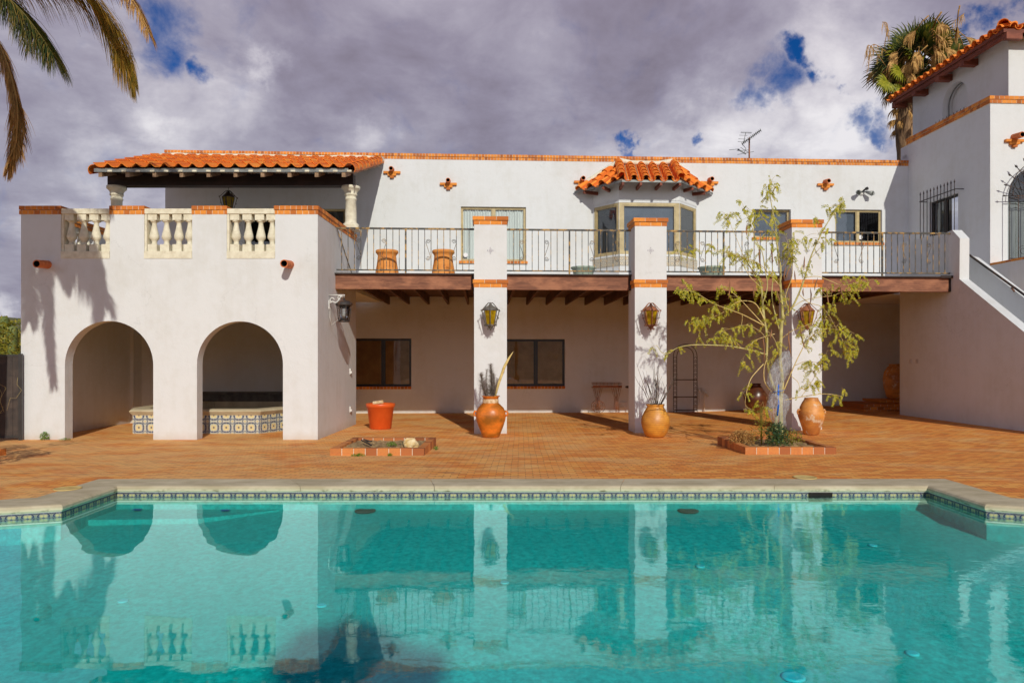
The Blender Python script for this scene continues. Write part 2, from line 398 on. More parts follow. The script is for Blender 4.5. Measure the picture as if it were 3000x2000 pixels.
def paving():
    x = N('brick_paving'); p = x.pos()
    wob = x.noise(p, .35, 2, .5, 0, True)
    pv = x.n('ShaderNodeVectorMath', {'operation': 'ADD'}, i0=p, i1=x.n('ShaderNodeVectorMath', {'operation': 'SCALE'}, i0=wob, Scale=.05).outputs[0]).outputs[0]
    b = x.n('ShaderNodeTexBrick', {'offset': .5}, Vector=x.sc(pv, 1, 1, 0), Color1=(.1, .1, .1), Color2=(.9, .9, .9), Mortar=(0, 0, 0),
            Scale=1., Mortar_Size=.0055, Mortar_Smooth=.15, Bias=0., Brick_Width=.205, Row_Height=.104)
    br = x.n('ShaderNodeSeparateColor', None, Color=b.outputs[0]).outputs[0]
    c = x.ramp(br, (.1, (.70, .215, .036)), (.5, (.87, .31, .05)), (.9, (.93, .43, .09)))
    # sandy film left by drying puddles, in long bands, stronger to the left
    X = x.n('ShaderNodeSeparateXYZ', None, Vector=p)
    n1 = x.noise(x.sc(p, .7, 1.1, 1), .9, 7, .66, .4)
    lf = x.m_('MULTIPLY', x.m_('SUBTRACT', 2.5, X.outputs[0]), .012)
    n1 = x.m_('ADD', n1, x.m_('MINIMUM', x.m_('MAXIMUM', lf, -.04), .12))
    c = x.mix(x.ramp(n1, (.47, 0.), (.62, .7)), c, x.mix(.3, (.88, .58, .24), c))
    n2 = x.noise(x.sc(p, .8, 1.3, 1), 1.3, 7, .7)
    c = x.mix(x.ramp(n2, (.52, 0.), (.66, .65)), c, (.76, .20, .03))
    n3 = x.noise(x.sc(p, .8, 2.4, 1), 3.2, 6, .7)
    c = x.mix(x.ramp(n3, (.56, 0.), (.70, .7)), c, (.30, .13, .05))
    n5 = x.noise(p, 30, 4, .7)
    c = x.mix(x.ramp(n5, (.62, 0.), (.75, .5)), c, (.26, .10, .04))
    mort = b.outputs['Fac']
    mk = x.ramp(x.noise(p, 1.1, 4, .6), (.35, .18), (.62, .72))
    c = x.mix(x.m_('MULTIPLY', mort, mk), c, (.17, .075, .03))
    h = x.m_('ADD', x.m_('MULTIPLY', mort, -.7), x.m_('ADD', x.m_('MULTIPLY', br, .35), x.m_('MULTIPLY', x.noise(p, 14, 5, .7), .5)))
    return x.bsdf(c, .85, x.bump(h, .5, .012))
PAVING = paving()
def desert():
    x = N('desert_ground'); p = x.pos()
    c = x.ramp(x.noise(p, .08, 8, .7), (.35, (.07, .09, .02)), (.5, (.16, .15, .05)), (.65, (.28, .22, .11)))
    return x.bsdf(c, .95, x.bump(x.noise(p, 1., 5), .6, .2))
DESERT = desert()
def coping():
    x = N('cantera_coping'); p = x.pos(); z = x.n('ShaderNodeSeparateXYZ', None, Vector=p).outputs[2]
    c = x.ramp(x.noise(x.sc(p, 1, 2, 1), 2.2, 6, .65), (.36, (.46, .38, .24)), (.55, (.58, .49, .33)), (.7, (.66, .57, .40)))
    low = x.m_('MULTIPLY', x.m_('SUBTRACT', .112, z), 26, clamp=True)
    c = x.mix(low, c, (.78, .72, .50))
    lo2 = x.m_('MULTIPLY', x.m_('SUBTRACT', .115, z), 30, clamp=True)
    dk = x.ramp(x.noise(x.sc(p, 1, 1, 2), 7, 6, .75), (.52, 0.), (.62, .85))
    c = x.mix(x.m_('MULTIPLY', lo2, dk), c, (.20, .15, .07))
    return x.bsdf(c, .85, x.bump(x.noise(p, 12, 6, .7), .5, .012))
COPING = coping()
def pool_plaster():
    x = N('pool_plaster'); p = x.pos()
    n = x.noise(p, 16, 6, .75); g = x.noise(p, .6, 4, .6)
    c = x.ramp(n, (.36, (.006, .37, .35)), (.64, (.04, .72, .67)))
    c = x.mix(x.ramp(g, (.35, 0.), (.7, .5)), c, (.008, .40, .38))
    return x.bsdf(c, .9, None)
PLASTER = pool_plaster()
def water():
    x = N('pool_water'); p = x.pos(); X = x.n('ShaderNodeSeparateXYZ', None, Vector=p)
    amp = x.n('ShaderNodeMapRange', None, Value=X.outputs[0], i1=-2.5, i2=4.5, i3=.02, i4=.42).outputs[0]
    big = x.noise(x.sc(p, 1, 1.3, 1), .9, 2, .5)
    mid = x.noise(x.sc(p, 1, 1.4, 1), 4.5, 2, .5, .5)
    fine = x.noise(x.sc(p, 1, 1.3, 1), 26, 3, .6, .5)
    h = x.m_('ADD', x.m_('MULTIPLY', big, .07), x.m_('MULTIPLY', amp, x.m_('ADD', x.m_('MULTIPLY', mid, .09), x.m_('MULTIPLY', fine, .012))))
    nb = x.bump(h, 1., .045)
    gm = x.n('ShaderNodeNewGeometry')
    dt = x.n('ShaderNodeVectorMath', {'operation': 'DOT_PRODUCT'}, i0=gm.outputs['Incoming'], i1=nb).outputs['Value']
    c1 = x.m_('SUBTRACT', 1., x.m_('ABSOLUTE', dt), clamp=True)
    fr = x.m_('ADD', .02, x.m_('MULTIPLY', .98, x.m_('POWER', c1, 3.7)))
    f = x.m_('MULTIPLY', fr, x.m_('SUBTRACT', 1., gm.outputs['Backfacing']), clamp=True)
    g = x.n('ShaderNodeBsdfGlossy', None, Color=(.62, 1, 1), Roughness=.003, Normal=nb)
    t = x.n('ShaderNodeBsdfTransparent', None, Color=(.97, 1, 1))
    mx = x.n('ShaderNodeMixShader', None, Fac=f); x.t.links.new(t.outputs[0], mx.inputs[1]); x.t.links.new(g.outputs[0], mx.inputs[2])
    x.t.links.new(mx.outputs[0], x.out.inputs[0])
    va = x.n('ShaderNodeVolumeAbsorption', None, Color=(.0, .93, .92), Density=.75)
    x.t.links.new(va.outputs[0], x.out.inputs['Volume']); return x.m
WATER = water()
def azulejo(name, ring, bg, dark=(.02, .03, .12), yel=(.62, .42, .12), simple=False):
    """painted tile: one pattern per unit of the UV map"""
    x = N(name); uv = x.n('ShaderNodeTexCoord').outputs['UV']
    s = x.n('ShaderNodeSeparateXYZ', None, Vector=uv)
    fu = x.m_('SUBTRACT', x.m_('FRACT', s.outputs[0]), .5); fv = x.m_('SUBTRACT', x.m_('FRACT', s.outputs[1]), .5)
    r = x.m_('SQRT', x.m_('ADD', x.m_('MULTIPLY', fu, fu), x.m_('MULTIPLY', fv, fv)))
    au, av = x.m_('ABSOLUTE', fu), x.m_('ABSOLUTE', fv)
    cu, cv = x.m_('SUBTRACT', .5, au), x.m_('SUBTRACT', .5, av)
    rc = x.m_('SQRT', x.m_('ADD', x.m_('MULTIPLY', cu, cu), x.m_('MULTIPLY', cv, cv)))
    ang = x.m_('ARCTAN2', fv, fu); lob = x.m_('MULTIPLY', x.m_('COSINE', x.m_('MULTIPLY', ang, 4)), .05)
    def band(v, c, w): return x.m_('LESS_THAN', x.m_('ABSOLUTE', x.m_('SUBTRACT', v, c)), w)
    if simple: bg = x.mix(x.m_('LESS_THAN', x.m_('ABSOLUTE', x.m_('SUBTRACT', au, av)), .03), bg, (.35, .42, .5)); bgc = (.66, .60, .45)
    else: bgc = bg
    col = x.mix(band(r, .40, .045), bg, ring)
    col = x.mix(x.m_('MULTIPLY', band(r, .33, .03), x.m_('GREATER_THAN', x.m_('COSINE', x.m_('MULTIPLY', ang, 4)), -.2)), col, dark)
    col = x.mix(x.m_('LESS_THAN', x.m_('ADD', r, lob), .23), col, yel)
    col = x.mix(x.m_('LESS_THAN', x.m_('MINIMUM', au, av), .018), col, bgc)
    col = x.mix(x.m_('LESS_THAN', r, .07), col, dark)
    col = x.mix(band(rc, .2, .035), col, ring)
    col = x.mix(x.m_('LESS_THAN', rc, .09), col, yel)
    col = x.mix(x.m_('LESS_THAN', x.m_('MINIMUM', cu, cv), .012), col, tuple(k*.7 for k in bgc))
    return x.bsdf(col, .35, x.bump(x.noise(x.pos(), 30, 2), .1, .003))
TUBTILE = azulejo('hot_tub_tile', (.05, .07, .15), (.60, .60, .50), yel=(.72, .58, .26), simple=True)
BAYTILE = azulejo('bay_tile', (.22, .17, .12), (.66, .62, .52), (.24, .18, .14), (.48, .38, .24))
POOLTILE = azulejo('pool_edge_tile', (.02, .025, .08), (.28, .27, .21), (.02, .03, .15), (.60, .46, .20))
INLAY = azulejo('inlay_tile', (.12, .10, .22), (.7, .68, .66), (.12, .10, .22), (.7, .68, .66))
HILLM = noisy('far_hills', (.05, .06, .10), (.08, .09, .13), .02, .95, 0)
# ------------------------------------------------------------------ ground, pool, terrain
def offset_poly(poly, d):
    n = len(poly); out = []
    for i in range(n):
        a, b, c = Vector(poly[i-1]), Vector(poly[i]), Vector(poly[(i+1) % n])
        e1, e2 = (b-a).normalized(), (c-b).normalized()
        n1, n2 = Vector((e1.y, -e1.x)), Vector((e2.y, -e2.x))
        m = (n1+n2); m = m/max(.3, m.length_squared)*2
        out.append((b.x+m.x*d, b.y+m.y*d))
    return out
wing = [(5.6, 7.72), (6.25, 7.32), (6.75, 6.65), (6.95, 5.8), (6.95, 4.7), (6.75, 3.85), (6.25, 3.2), (5.6, 2.8), (5.07, 2.6)]
POOL = [(5.16, 9.05), (5.15, 7.91)]+[(x+.02, y) for x, y in wing]+[(5.1, 1.3)]
POOL = [(-5.09, 1.3), (-5.07, 2.6)]+[(-x, y) for x, y in reversed(wing[:-1])]+[(-5.06, 7.9), (-5.09, 9.04)]+POOL
POOL.reverse()   # counter-clockwise
area = sum(POOL[i-1][0]*POOL[i][1]-POOL[i][0]*POOL[i-1][1] for i in range(len(POOL)))
if area < 0: POOL.reverse()

def flat(mb, outer, hole, z, up=True):
    loops = [[Vector((x, y, 0)) for x, y in outer]]+([[Vector((x, y, 0)) for x, y in hole]] if hole else [])
    pts = [p for l in loops for p in l]
    for t in tessellate_polygon(loops):
        q = [pts[i] for i in t]
        if (q[1]-q[0]).cross(q[2]-q[0]).z < 0: q.reverse()
        mb.face([(p.x, p.y, z) for p in q])
g = MB()
HOLE = offset_poly(POOL, .25)
flat(g, [(-17, -6), (17, -6), (17, 9.7), (-17, 9.7)], HOLE, .141)
xs = [-17+i*.5 for i in range(69)]; ys = [9.7+i*.53 for i in range(40)]
for i in range(len(xs)-1):
    for j in range(len(ys)-1):
        q = [(xs[i], ys[j]), (xs[i+1], ys[j]), (xs[i+1], ys[j+1]), (xs[i], ys[j+1])]
        g.face([(x, y, gz(x, y)-.004 if j else gz(x, y)-.004) for x, y in q], sm=True)
obj('patio_paving', g, PAVING, kind='structure')

t = MB()      # desert beyond, rising to low hills on the left
def tz(x, y):
    r = sqrt(x*x+y*y)
    if r < 32: return -.25
    k = smooth((r-32)/60)
    hgt = .6*k*(sin(x*.031)*cos(y*.027)+.4)
    far = smooth((r-260)/420)*(30+6*sin(atan2(x, y)*9+1)+4*sin(atan2(x, y)*23))
    return -.25+hgt+far
R = [20, 26, 32, 38, 46, 56, 70, 90, 120, 160, 210, 260, 320, 400, 500, 620, 780, 1000]
A = 72
for i in range(len(R)-1):
    for k in range(A):
        q = [(R[i+a]*sin(2*pi*(k+b)/A), R[i+a]*cos(2*pi*(k+b)/A)) for a, b in ((0, 0), (1, 0), (1, 1), (0, 1))]
        t.face([(x, y, tz(x, y)) for x, y in reversed(q)], sm=True)
t.face([(20*sin(2*pi*k/24), 20*cos(2*pi*k/24), -3.) for k in range(24)][::-1])
obj('desert_ground', t, DESERT, kind='structure', org=(0, 0, 0))

# pool shell: walls, ledge, floor
p = MB(); FL = -1.08
def fz(x, y): return -.16-.085*max(0, 9.05-y)-.16*smooth((8-y)/5)     # floor falls away towards the viewer
def flz(mb, poly):
    N_ = 26
    xs_ = [min(q[0] for q in poly)+(max(q[0] for q in poly)-min(q[0] for q in poly))*i/N_ for i in range(N_+1)]
    ys_ = [1.3+(9.1-1.3)*i/N_ for i in range(N_+1)]
    for i in range(N_):
        for j in range(N_):
            mb.face([(x, y, fz(x, y)) for x, y in ((xs_[i], ys_[j]), (xs_[i+1], ys_[j]), (xs_[i+1], ys_[j+1]), (xs_[i], ys_[j+1]))], sm=True)
flz(p, POOL)
n = len(POOL)
for i in range(n):
    a, b = POOL[i], POOL[(i+1) % n]
    p.face([(b[0], b[1], FL), (a[0], a[1], FL), (a[0], a[1], .02), (b[0], b[1], .02)])
# shallow ledge in the far left corner
p.prism([(-5.07, 8.42), (-3.8, 8.5), (-2.97, 9.02), (-5.07, 9.03)], -.5, -.15)
obj('pool_basin', p, PLASTER, kind='structure')
w = MB(); WP = offset_poly(POOL, .06)
flat(w, WP, None, .025); m0 = MB(); flat(m0, WP, None, -1.5)
for f in m0.f: w.face([m0.v[i] for i in reversed(f)])
for i in range(n):
    a, b = WP[i], WP[(i+1) % n]
    w.face([(a[0], a[1], -1.5), (b[0], b[1], -1.5), (b[0], b[1], .025), (a[0], a[1], .025)])
obj('pool_water', w, WATER, kind='structure')

# the pool surround: coping stones, tile line, fittings
pe = thing('pool_edge', (0, 9.3, .06), 'cream stone coping and painted tile line around the swimming pool', 'pool edge')
cb = MB(); tb = MB(); gb = MB()
prof = [(0.5, .06), (0.5, .145), (.03, .145), (-.012, .138), (-.035, .118), (-.035, .088), (-.022, .068), (.0, .062)]
loops = [offset_poly(POOL, d) for d, z in prof]
for i in range(n):
    j = (i+1) % n
    L = (Vector(POOL[j])-Vector(POOL[i])).length
    cuts = max(1, round(L/1.9)) if L > 1.5 else 1
    es = [0]+[k/cuts+random.uniform(-.03, .03) for k in range(1, cuts)]+[1]
    for k in range(cuts):
        gl = .003/L if k else 0; gr = .003/L if k < cuts-1 else 0
        f0, f1 = es[k]+gl, es[k+1]-gr
        ra = [tuple(Vector(loops[m][i]).lerp(Vector(loops[m][j]), f0))+(prof[m][1],) for m in range(len(prof))]
        rb = [tuple(Vector(loops[m][i]).lerp(Vector(loops[m][j]), f1))+(prof[m][1],) for m in range(len(prof))]
        for m in range(len(prof)-1):
            cb.face([ra[m], ra[m+1], rb[m+1], rb[m]][::-1], sm=(m > 1))
        cb.face(ra); cb.face(rb[::-1])
acc = 0
top, bot = .062, -.06
inn = offset_poly(POOL, -.006)
for i in range(n):
    a, b = inn[i], inn[(i+1) % n]; L = (Vector(b)-Vector(a)).length; us = .15
    tb.face([(b[0], b[1], bot), (a[0], a[1], bot), (a[0], a[1], top), (b[0], b[1], top)],
            uv=[((acc+L)/us, .1), (acc/us, .1), (acc/us, .9), ((acc+L)/us, .9)]); acc += L
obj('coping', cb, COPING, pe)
obj('tile_line', tb, POOLTILE, pe)
for zc in (.060, -.058):
    i2 = offset_poly(POOL, -.014)
    for i in range(n):
        a, b, c, d = inn[i], inn[(i+1) % n], i2[(i+1) % n], i2[i]
        gb.face([(d[0], d[1], zc), (c[0], c[1], zc), (c[0], c[1], zc+.012), (d[0], d[1], zc+.012)][::-1])
        gb.face([(a[0], a[1], zc+.012), (b[0], b[1], zc+.012), (c[0], c[1], zc+.012), (d[0], d[1], zc+.012)])
obj('grout_bead', gb, WHITEMET, pe)
sk = MB(); x0 = (2370-CX)/F*9.03; x1 = (2438-CX)/F*9.03
sk.box(x0, x1, 9.02, 9.036, -.05, .058); obj('skimmer_slot', sk, BLACK, pe)
# skimmer lids on the paving
for px, py, lab in ((195, 1432, 'round yellowed skimmer lid on the paving behind the left pool corner'),
                    (2360, 1399, 'round yellowed skimmer lid on the paving behind the right coping')):
    Y = (CAMZ-.146)*F/(py-CY); c = W(px, py, Y); m = MB()
    r = .155; m.lathe([(r, .0), (r, .008), (r-.006, .011), (r-.02, .011), (r-.024, .008), (0.02, .008), (.012, .012), (.001, .012)], (c[0], c[1]+.02, .146 if px > 2000 else .146), 28)
    obj('skimmer_lid', m, LID, None, lab, 'skimmer lid', 'skimmer lids beside the pool')
# floor fittings seen through the water
def floor_at(px, py, z=None):
    Y = 6.
    for _ in range(12): Y = (CAMZ-(fz(0, Y) if z is None else z))*F/(py-CY)
    return W(px, py, Y)
for px, py, z, r, mt, nm, lab, cat in (
    (1070, 1497, FL, .13, GREYCONC, 'pool_drain', 'dark round main drain under water below the arcade pillar reflection', 'pool drain'),
    (2016, 1497, FL, .13, GREYCONC, 'pool_drain', 'dark round main drain under water right of the middle pillar reflection', 'pool drain'),
    (2324, 1985, FL, .085, JETM, 'pool_fitting', 'large pale blue floor fitting at the bottom edge of the pool view', 'pool fitting'),
    (360, 1763, FL, .045, JETM, 'pool_fitting', 'small pale floor fitting in the bright left part of the pool', 'pool fitting'),
    (942, 1776, FL, .045, JETM, 'pool_fitting', 'small pale floor fitting below the arcade corner reflection', 'pool fitting'),
    (1478, 1708, FL, .045, JETM, 'pool_fitting', 'small pale floor fitting at the left pillar reflection', 'pool fitting'),
    (2052, 1661, FL, .045, JETM, 'pool_fitting', 'small pale floor fitting right of the middle pillar reflection', 'pool fitting'),
    (2557, 1599, FL, .045, JETM, 'pool_fitting', 'small pale floor fitting farthest to the right in the pool', 'pool fitting'),
    (2673, 1916, FL, .05, JETM, 'pool_fitting', 'small pale floor fitting low in the right part of the pool', 'pool fitting')):
    c = floor_at(px, py); m = MB()
    m.lathe([(r, .0), (r, .012), (r*.8, .018), (r*.5, .014), (.002, .014)], (c[0], c[1], c[2]+.002), 20)
    obj(nm, m, mt, None, lab, cat)
for px, py, lab in ((402, 1490, 'cobalt blue step marker tile nearest the left pool corner'), (660, 1492, 'cobalt blue step marker tile farther right on the pool ledge')):
    c = floor_at(px, py, -.12); m = MB(); m.box(c[0]-.05, c[0]+.05, c[1]-.03, c[1]+.03, -.129, -.122)
    obj('marker_tile', m, BLUETILE, None, lab, 'marker tile', 'blue marker tiles on the pool ledge')

# ------------------------------------------------------------------ windows, doors
def window(parent, P, a0, a1, z0, z1, splits=(), fw=.05, d=.07, frame=FRAME, glass=GLASS, back=None, sill=True, name='window',
           sill_over=.05, backd=.1, sill_h=.085, slats=0, label=None, mid=.045):
    m = MB(); fd = .05
    m.box(a0+.001, a0+fw, d, d+fd, z0+.001, z1-.001, P); m.box(a1-fw, a1-.001, d, d+fd, z0+.001, z1-.001, P)
    m.box(a0+fw, a1-fw, d, d+fd, z0+.001, z0+fw, P); m.box(a0+fw, a1-fw, d, d+fd, z1-fw, z1-.001, P)
    xs = [a0+fw]+[s for s in splits]+[a1-fw]
    for s in splits: m.box(s-mid, s+mid, d-.008, d+fd, z0+fw, z1-fw, P)
    for i in range(len(xs)-1):   # inner sash
        l = xs[i]+(mid if i else 0); r = xs[i+1]-(mid if i < len(xs)-2 else 0); q = .022
        m.box(l, l+q, d+.012, d+fd+.004, z0+fw, z1-fw, P); m.box(r-q, r, d+.012, d+fd+.004, z0+fw, z1-fw, P)
        m.box(l+q, r-q, d+.012, d+fd+.004, z0+fw, z0+fw+q, P); m.box(l+q, r-q, d+.012, d+fd+.004, z1-fw-q, z1-fw, P)
    w_ = obj(name, m, frame, parent, label)
    for i in range(len(xs)-1):
        l = xs[i]+(mid if i else 0)+.01; r = xs[i+1]-(mid if i < len(xs)-2 else 0)-.01
        g_ = MB(); g_.face([P(l, d+.03, z0+fw+.01), P(r, d+.03, z0+fw+.01), P(r, d+.03, z1-fw-.01), P(l, d+.03, z1-fw-.01)])
        obj('pane', g_, glass, w_)
        bk = back[i] if isinstance(back, (list, tuple)) else back
        if bk is not None:
            c_ = MB(); nseg = 60; kind = 'curtain' if bk in (CURTAIN, GREYCURT) else 'blind'
            if kind == 'curtain':
                pr = [(l+(r-l)*k/nseg, d+backd+.018*sin(k*1.15+i)+.01*sin(k*.37)) for k in range(nseg+1)]
                for k in range(nseg):
                    c_.face([P(pr[k][0], pr[k][1], z0+.02), P(pr[k+1][0], pr[k+1][1], z0+.02), P(pr[k+1][0], pr[k+1][1], z1-.08), P(pr[k][0], pr[k][1], z1-.08)], sm=True)
            else:
                nz = max(8, int((z1-z0)/.03)); hh = (z1-z0-.1)/nz
                for k in range(nz):
                    zz = z0+.05+k*hh
                    c_.face([P(l, d+backd-.008, zz), P(r, d+backd-.008, zz), P(r, d+backd+.008, zz+hh*.98), P(l, d+backd+.008, zz+hh*.98)])
            obj(kind, c_, bk, w_)
    if sill:
        s_ = MB(); bricks(s_, P, a0-sill_over, a1+sill_over, -.06, d-.002, z0-sill_h, z0, L=.11, g=.012)
        obj('sill', s_, [BRICK, MORTAR], w_)
    return w_

# water spout: clay pipe over a stepped brick cross
def spout(parent, P, a, z, L=.3, r=.075, cross=True, name='water_spout'):
    m = MB(); n_ = 18
    def R(rad, d): return [P(a+rad*cos(2*pi*k/n_), d, z+rad*sin(2*pi*k/n_)-(.03*(-d/L) if d < 0 else 0)) for k in range(n_)]
    o0, o1, i0, i1 = R(r, .01), R(r*.96, -L), R(r*.74, .01), R(r*.74, -L)
    for k in range(n_):
        q = (k+1) % n_
        m.face([o0[k], o1[k], o1[q], o0[q]], sm=True); m.face([i1[k], i0[k], i0[q], i1[q]], 1, sm=True)
        m.face([o1[k], i1[k], i1[q], o1[q]])
    m.face([P(a+r*.8*cos(2*pi*k/n_), -.004, z+r*.8*sin(2*pi*k/n_)) for k in range(n_)], 1)
    s_ = obj(name, m, [PIPE, BLACK], parent)
    if cross:
        c = MB(); h = .068
        for (w2, kk) in ((.27, 0), (.135, 1), (.062, 2)):
            zt = z-r*.9-kk*(h+.006)
            nb = {0: 3, 1: 1, 2: 1}[kk]
            for q in range(nb):
                lo = a-w2+2*w2*q/nb; hi = a-w2+2*w2*(q+1)/nb
                c.box(lo+.002, hi-.002, -.085, .004, zt-h, zt, P)
        obj('brick_corbel', c, BRICK, s_)
    return s_

# ------------------------------------------------------------------ main house
VW, VP = 23.13, 16.71
DZ = 3.74                                   # deck level
U0, U1 = hu(484, VW), 14.07
house = thing('house', hw((U0+U1)/2, VW, 0), 'long two storey white stucco house with orange brick parapet', 'house')
PW = Plane(hw(U0, VW, 0), hw(U1+1.5, VW, 0))
def ha(px): return hu(px, VW)-U0
def rect(x0, y0, x1, y1):
    return ha(x0), ha(x1), hz((x0+x1)/2, y1, VW), hz((x0+x1)/2, y0, VW)
ZT = hz(1150, 466, VW)                       # top of stucco
W1, W2, W3 = rect(1350, 606, 1541, 765), rect(2207, 613, 2317, 696), rect(2447, 614, 2584, 711)
L1, L2 = rect(1022, 991, 1205, 1132), rect(1474, 993, 1655, 1131)
SD = (ha(716), ha(1012), DZ+.02, hz(860, 610, VW))
B0, B1 = ha(1737), ha(2042)
m = MB()
BH = (B0+.1, B1-.1, 4.9, 6.4)
# one continuous front: lower storey shares the wall
LZ = 3.72
m = MB()
wall_face(m, PW, 0, U1-U0+1.5, LZ, ZT, [(*W1, .16), (*W2, .2), (*W3, .16), (*SD, .16), (*BH, .2)])
m.box(0, U1-U0, .34, 7, ZT-.35, ZT-.2, PW)
m.box(0, .3, .003, 7, -.3, ZT, PW); m.box(.3, U1-U0+1.5, 6.8, 7, -.3, ZT, PW)
m.box(.3, U1-U0+1.5, .3, .5, ZT-.3, ZT, PW); m.box(.3, U1-U0+1.5, .32, 6.8, DZ-.3, DZ-.02, PW)
wall_face(m, PW, 0, U1-U0+1.5, -.1, LZ, [(*L1, .16), (*L2, .16)])
obj('wall', m, STUCCO, house)
m = MB(); cap2(m, PW, 0, U1-U0-.0, -.0, .3, ZT, ZT+.186, L=.1, over=.022)
obj('brick_parapet', m, [BRICK, MORTAR], house)
window(house, PW, *W1, splits=((W1[0]+W1[1])/2,), back=CURTAIN, backd=.075, fw=.055)
window(house, PW, *W2, back=BLUEBL, d=.13)
window(house, PW, *W3, splits=((W3[0]+W3[1])/2,), back=[BLUEBL, None])
window(house, PW, *SD, splits=(SD[0]+(SD[1]-SD[0])*.5,), back=[None, GREYCURT], sill=False, name='sliding_door')
window(house, PW, *L1, splits=(ha(1122),), frame=DARKFRAME, glass=DARKGLASS, back=BLIND, backd=.05, sill_over=.0)
window(house, PW, *L2, splits=(ha(1570),), frame=DARKFRAME, glass=DARKGLASS, back=BLIND, backd=.05, sill_over=.0)
for px, py in ((1146, 497), (1311, 531), (1703, 525), (2076, 527), (2414, 533)):
    spout(house, PW, ha(px)+.03, hz(px, py, VW), .28)
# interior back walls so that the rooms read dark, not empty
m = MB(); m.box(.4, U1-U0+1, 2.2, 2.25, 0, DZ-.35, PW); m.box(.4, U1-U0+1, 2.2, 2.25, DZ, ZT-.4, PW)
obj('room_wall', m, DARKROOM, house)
# small white things on the wall under the balcony
m = MB(); a = ha(1825); z = hz(1825, 1187, VW)
m.box(a-.1, a+.1, -.07, .002, z-.08, z+.1, PW); m.box(a-.08, a+.08, -.11, -.07, z-.07, z-.02, PW)
obj('dryer_vent', m, WHITEMET, house)
m = MB()
def pw(px, py, d=0): return PW(ha(px), -d, hz(px, py, VW))
m.tube([pw(2033, 1186, .1), pw(2046, 1186, .1), pw(2047, 1145, .1), pw(2060, 1145, .1), pw(2061, 1208, .1)], .022, 8)
m.tube([pw(2046, 1150, .1), pw(2046, 1136, .1)], .035, 8); m.tube([pw(2061, 1145, .1), pw(2071, 1160, .1)], .03, 8)
m.tube([pw(2052, 1145, .1), pw(2052, 1137, .1)], .02, 8); m.tube([pw(2033, 1186, .1), pw(2033, 1186, 0)], .022, 8)
obj('water_pipe', m, WHITEMET, house)

# bay window --------------------------------------------------
bsub = []
ca, cb_ = ha(1812), ha(1990)
k = .9
# front corners of the bay, pushed out from the wall
def hv(px, v): return hu(px, v)-U0
A_ = (B0+.0, 0); D_ = (B1-.0, 0); VB = VW-k
Bc = (hv(1813, VB), -k); Cc = (hv(1991, VB), -k)
def pp(q): return PW(q[0], q[1], 0)
faces = [(A_, Bc), (Bc, Cc), (Cc, D_)]
zb0, zb1 = hz(1900, 745, VB), hz(1900, 594, VB)     # window opening
zt0, zt1 = hz(1900, 779, VB), hz(1900, 750, VB)
zr = 7.30
mw = MB(); mt = MB()
for i, (a, b) in enumerate(faces):
    Q = Plane(pp(a), pp(b)); L = Q.L; e = .03
    wall_face(mw, Q, 0, L, DZ, zr, [(e if i != 1 else 0.0, L-e if i != 1 else L, zb0, zb1, .08)] if i == 1 else [(.05 if i == 0 else 0, L if i == 0 else L-.05, zb0, zb1, .08)])
    n_ = max(1, round(L/.165)); 
    mt.face([Q(.0, -.012, zt0), Q(L, -.012, zt0), Q(L, -.012, zt1), Q(.0, -.012, zt1)],
            uv=[(0, 0), (n_, 0), (n_, 2), (0, 2)])
    mt.face([Q(0, -.012, zt1), Q(L, -.012, zt1), Q(L, 0.01, zt1), Q(0, 0.01, zt1)]); mt.face([Q(L, -.012, zt0), Q(0, -.012, zt0), Q(0, 0.01, zt0), Q(L, 0.01, zt0)])
    bf = [GREYCURT, BLUEBL, GREYCURT][i]
    window_args = dict(back=bf, sill=False, d=.015, fw=.07, backd=.07)
    wf = MB()
    x0, x1 = (.06, L-.01) if i == 0 else ((.01, L-.01) if i == 1 else (.01, L-.06))
    fw = .085 if i != 1 else .13
    zz0, zz1 = zb0+.002, zb1-.002
    wf.box(x0, x0+fw, .01, .07, zz0, zz1, Q); wf.box(x1-fw, x1, .01, .07, zz0, zz1, Q)
    wf.box(x0+fw, x1-fw, .01, .07, zz0, zz0+.075, Q); wf.box(x0+fw, x1-fw, .01, .07, zz1-.075, zz1, Q)
    for (l, r, s, t_) in ((x0+fw, x0+fw+.03, zz0+.075, zz1-.075), (x1-fw-.03, x1-fw, zz0+.075, zz1-.075), (x0+fw+.03, x1-fw-.03, zz0+.075, zz0+.105), (x0+fw+.03, x1-fw-.03, zz1-.105, zz1-.075)):
        wf.box(l, r, .022, .066, s, t_, Q)
    bsub.append(('frame', wf, FRAME))
    gl = MB(); gl.face([Q(x0+fw, .045, zz0+.08), Q(x1-fw, .045, zz0+.08), Q(x1-fw, .045, zz1-.08), Q(x0+fw, .045, zz1-.08)])
    bsub.append(('pane', gl, GLASS))
    bl = MB(); nz = 46; hh = (zz1-zz0)/nz
    for q in range(nz):
        bl.face([Q(x0, .10, zz0+q*hh), Q(x1, .10, zz0+q*hh), Q(x1, .115, zz0+(q+.97)*hh), Q(x0, .115, zz0+(q+.97)*hh)])
    bsub.append(('blind', bl, BLUEBL if i < 2 else GREYCURT))
mw.prism([pp(x)[:2] for x in (A_, Bc, Cc, D_)], zb1+.06, zb1+.08)
mw.prism([pp(x)[:2] for x in (A_, Bc, Cc, D_)], zb0-.08, zb0-.06)
bay = obj('bay_window', mw, STUCCO, house); bsub.append(('tile_band', mt, BAYTILE))
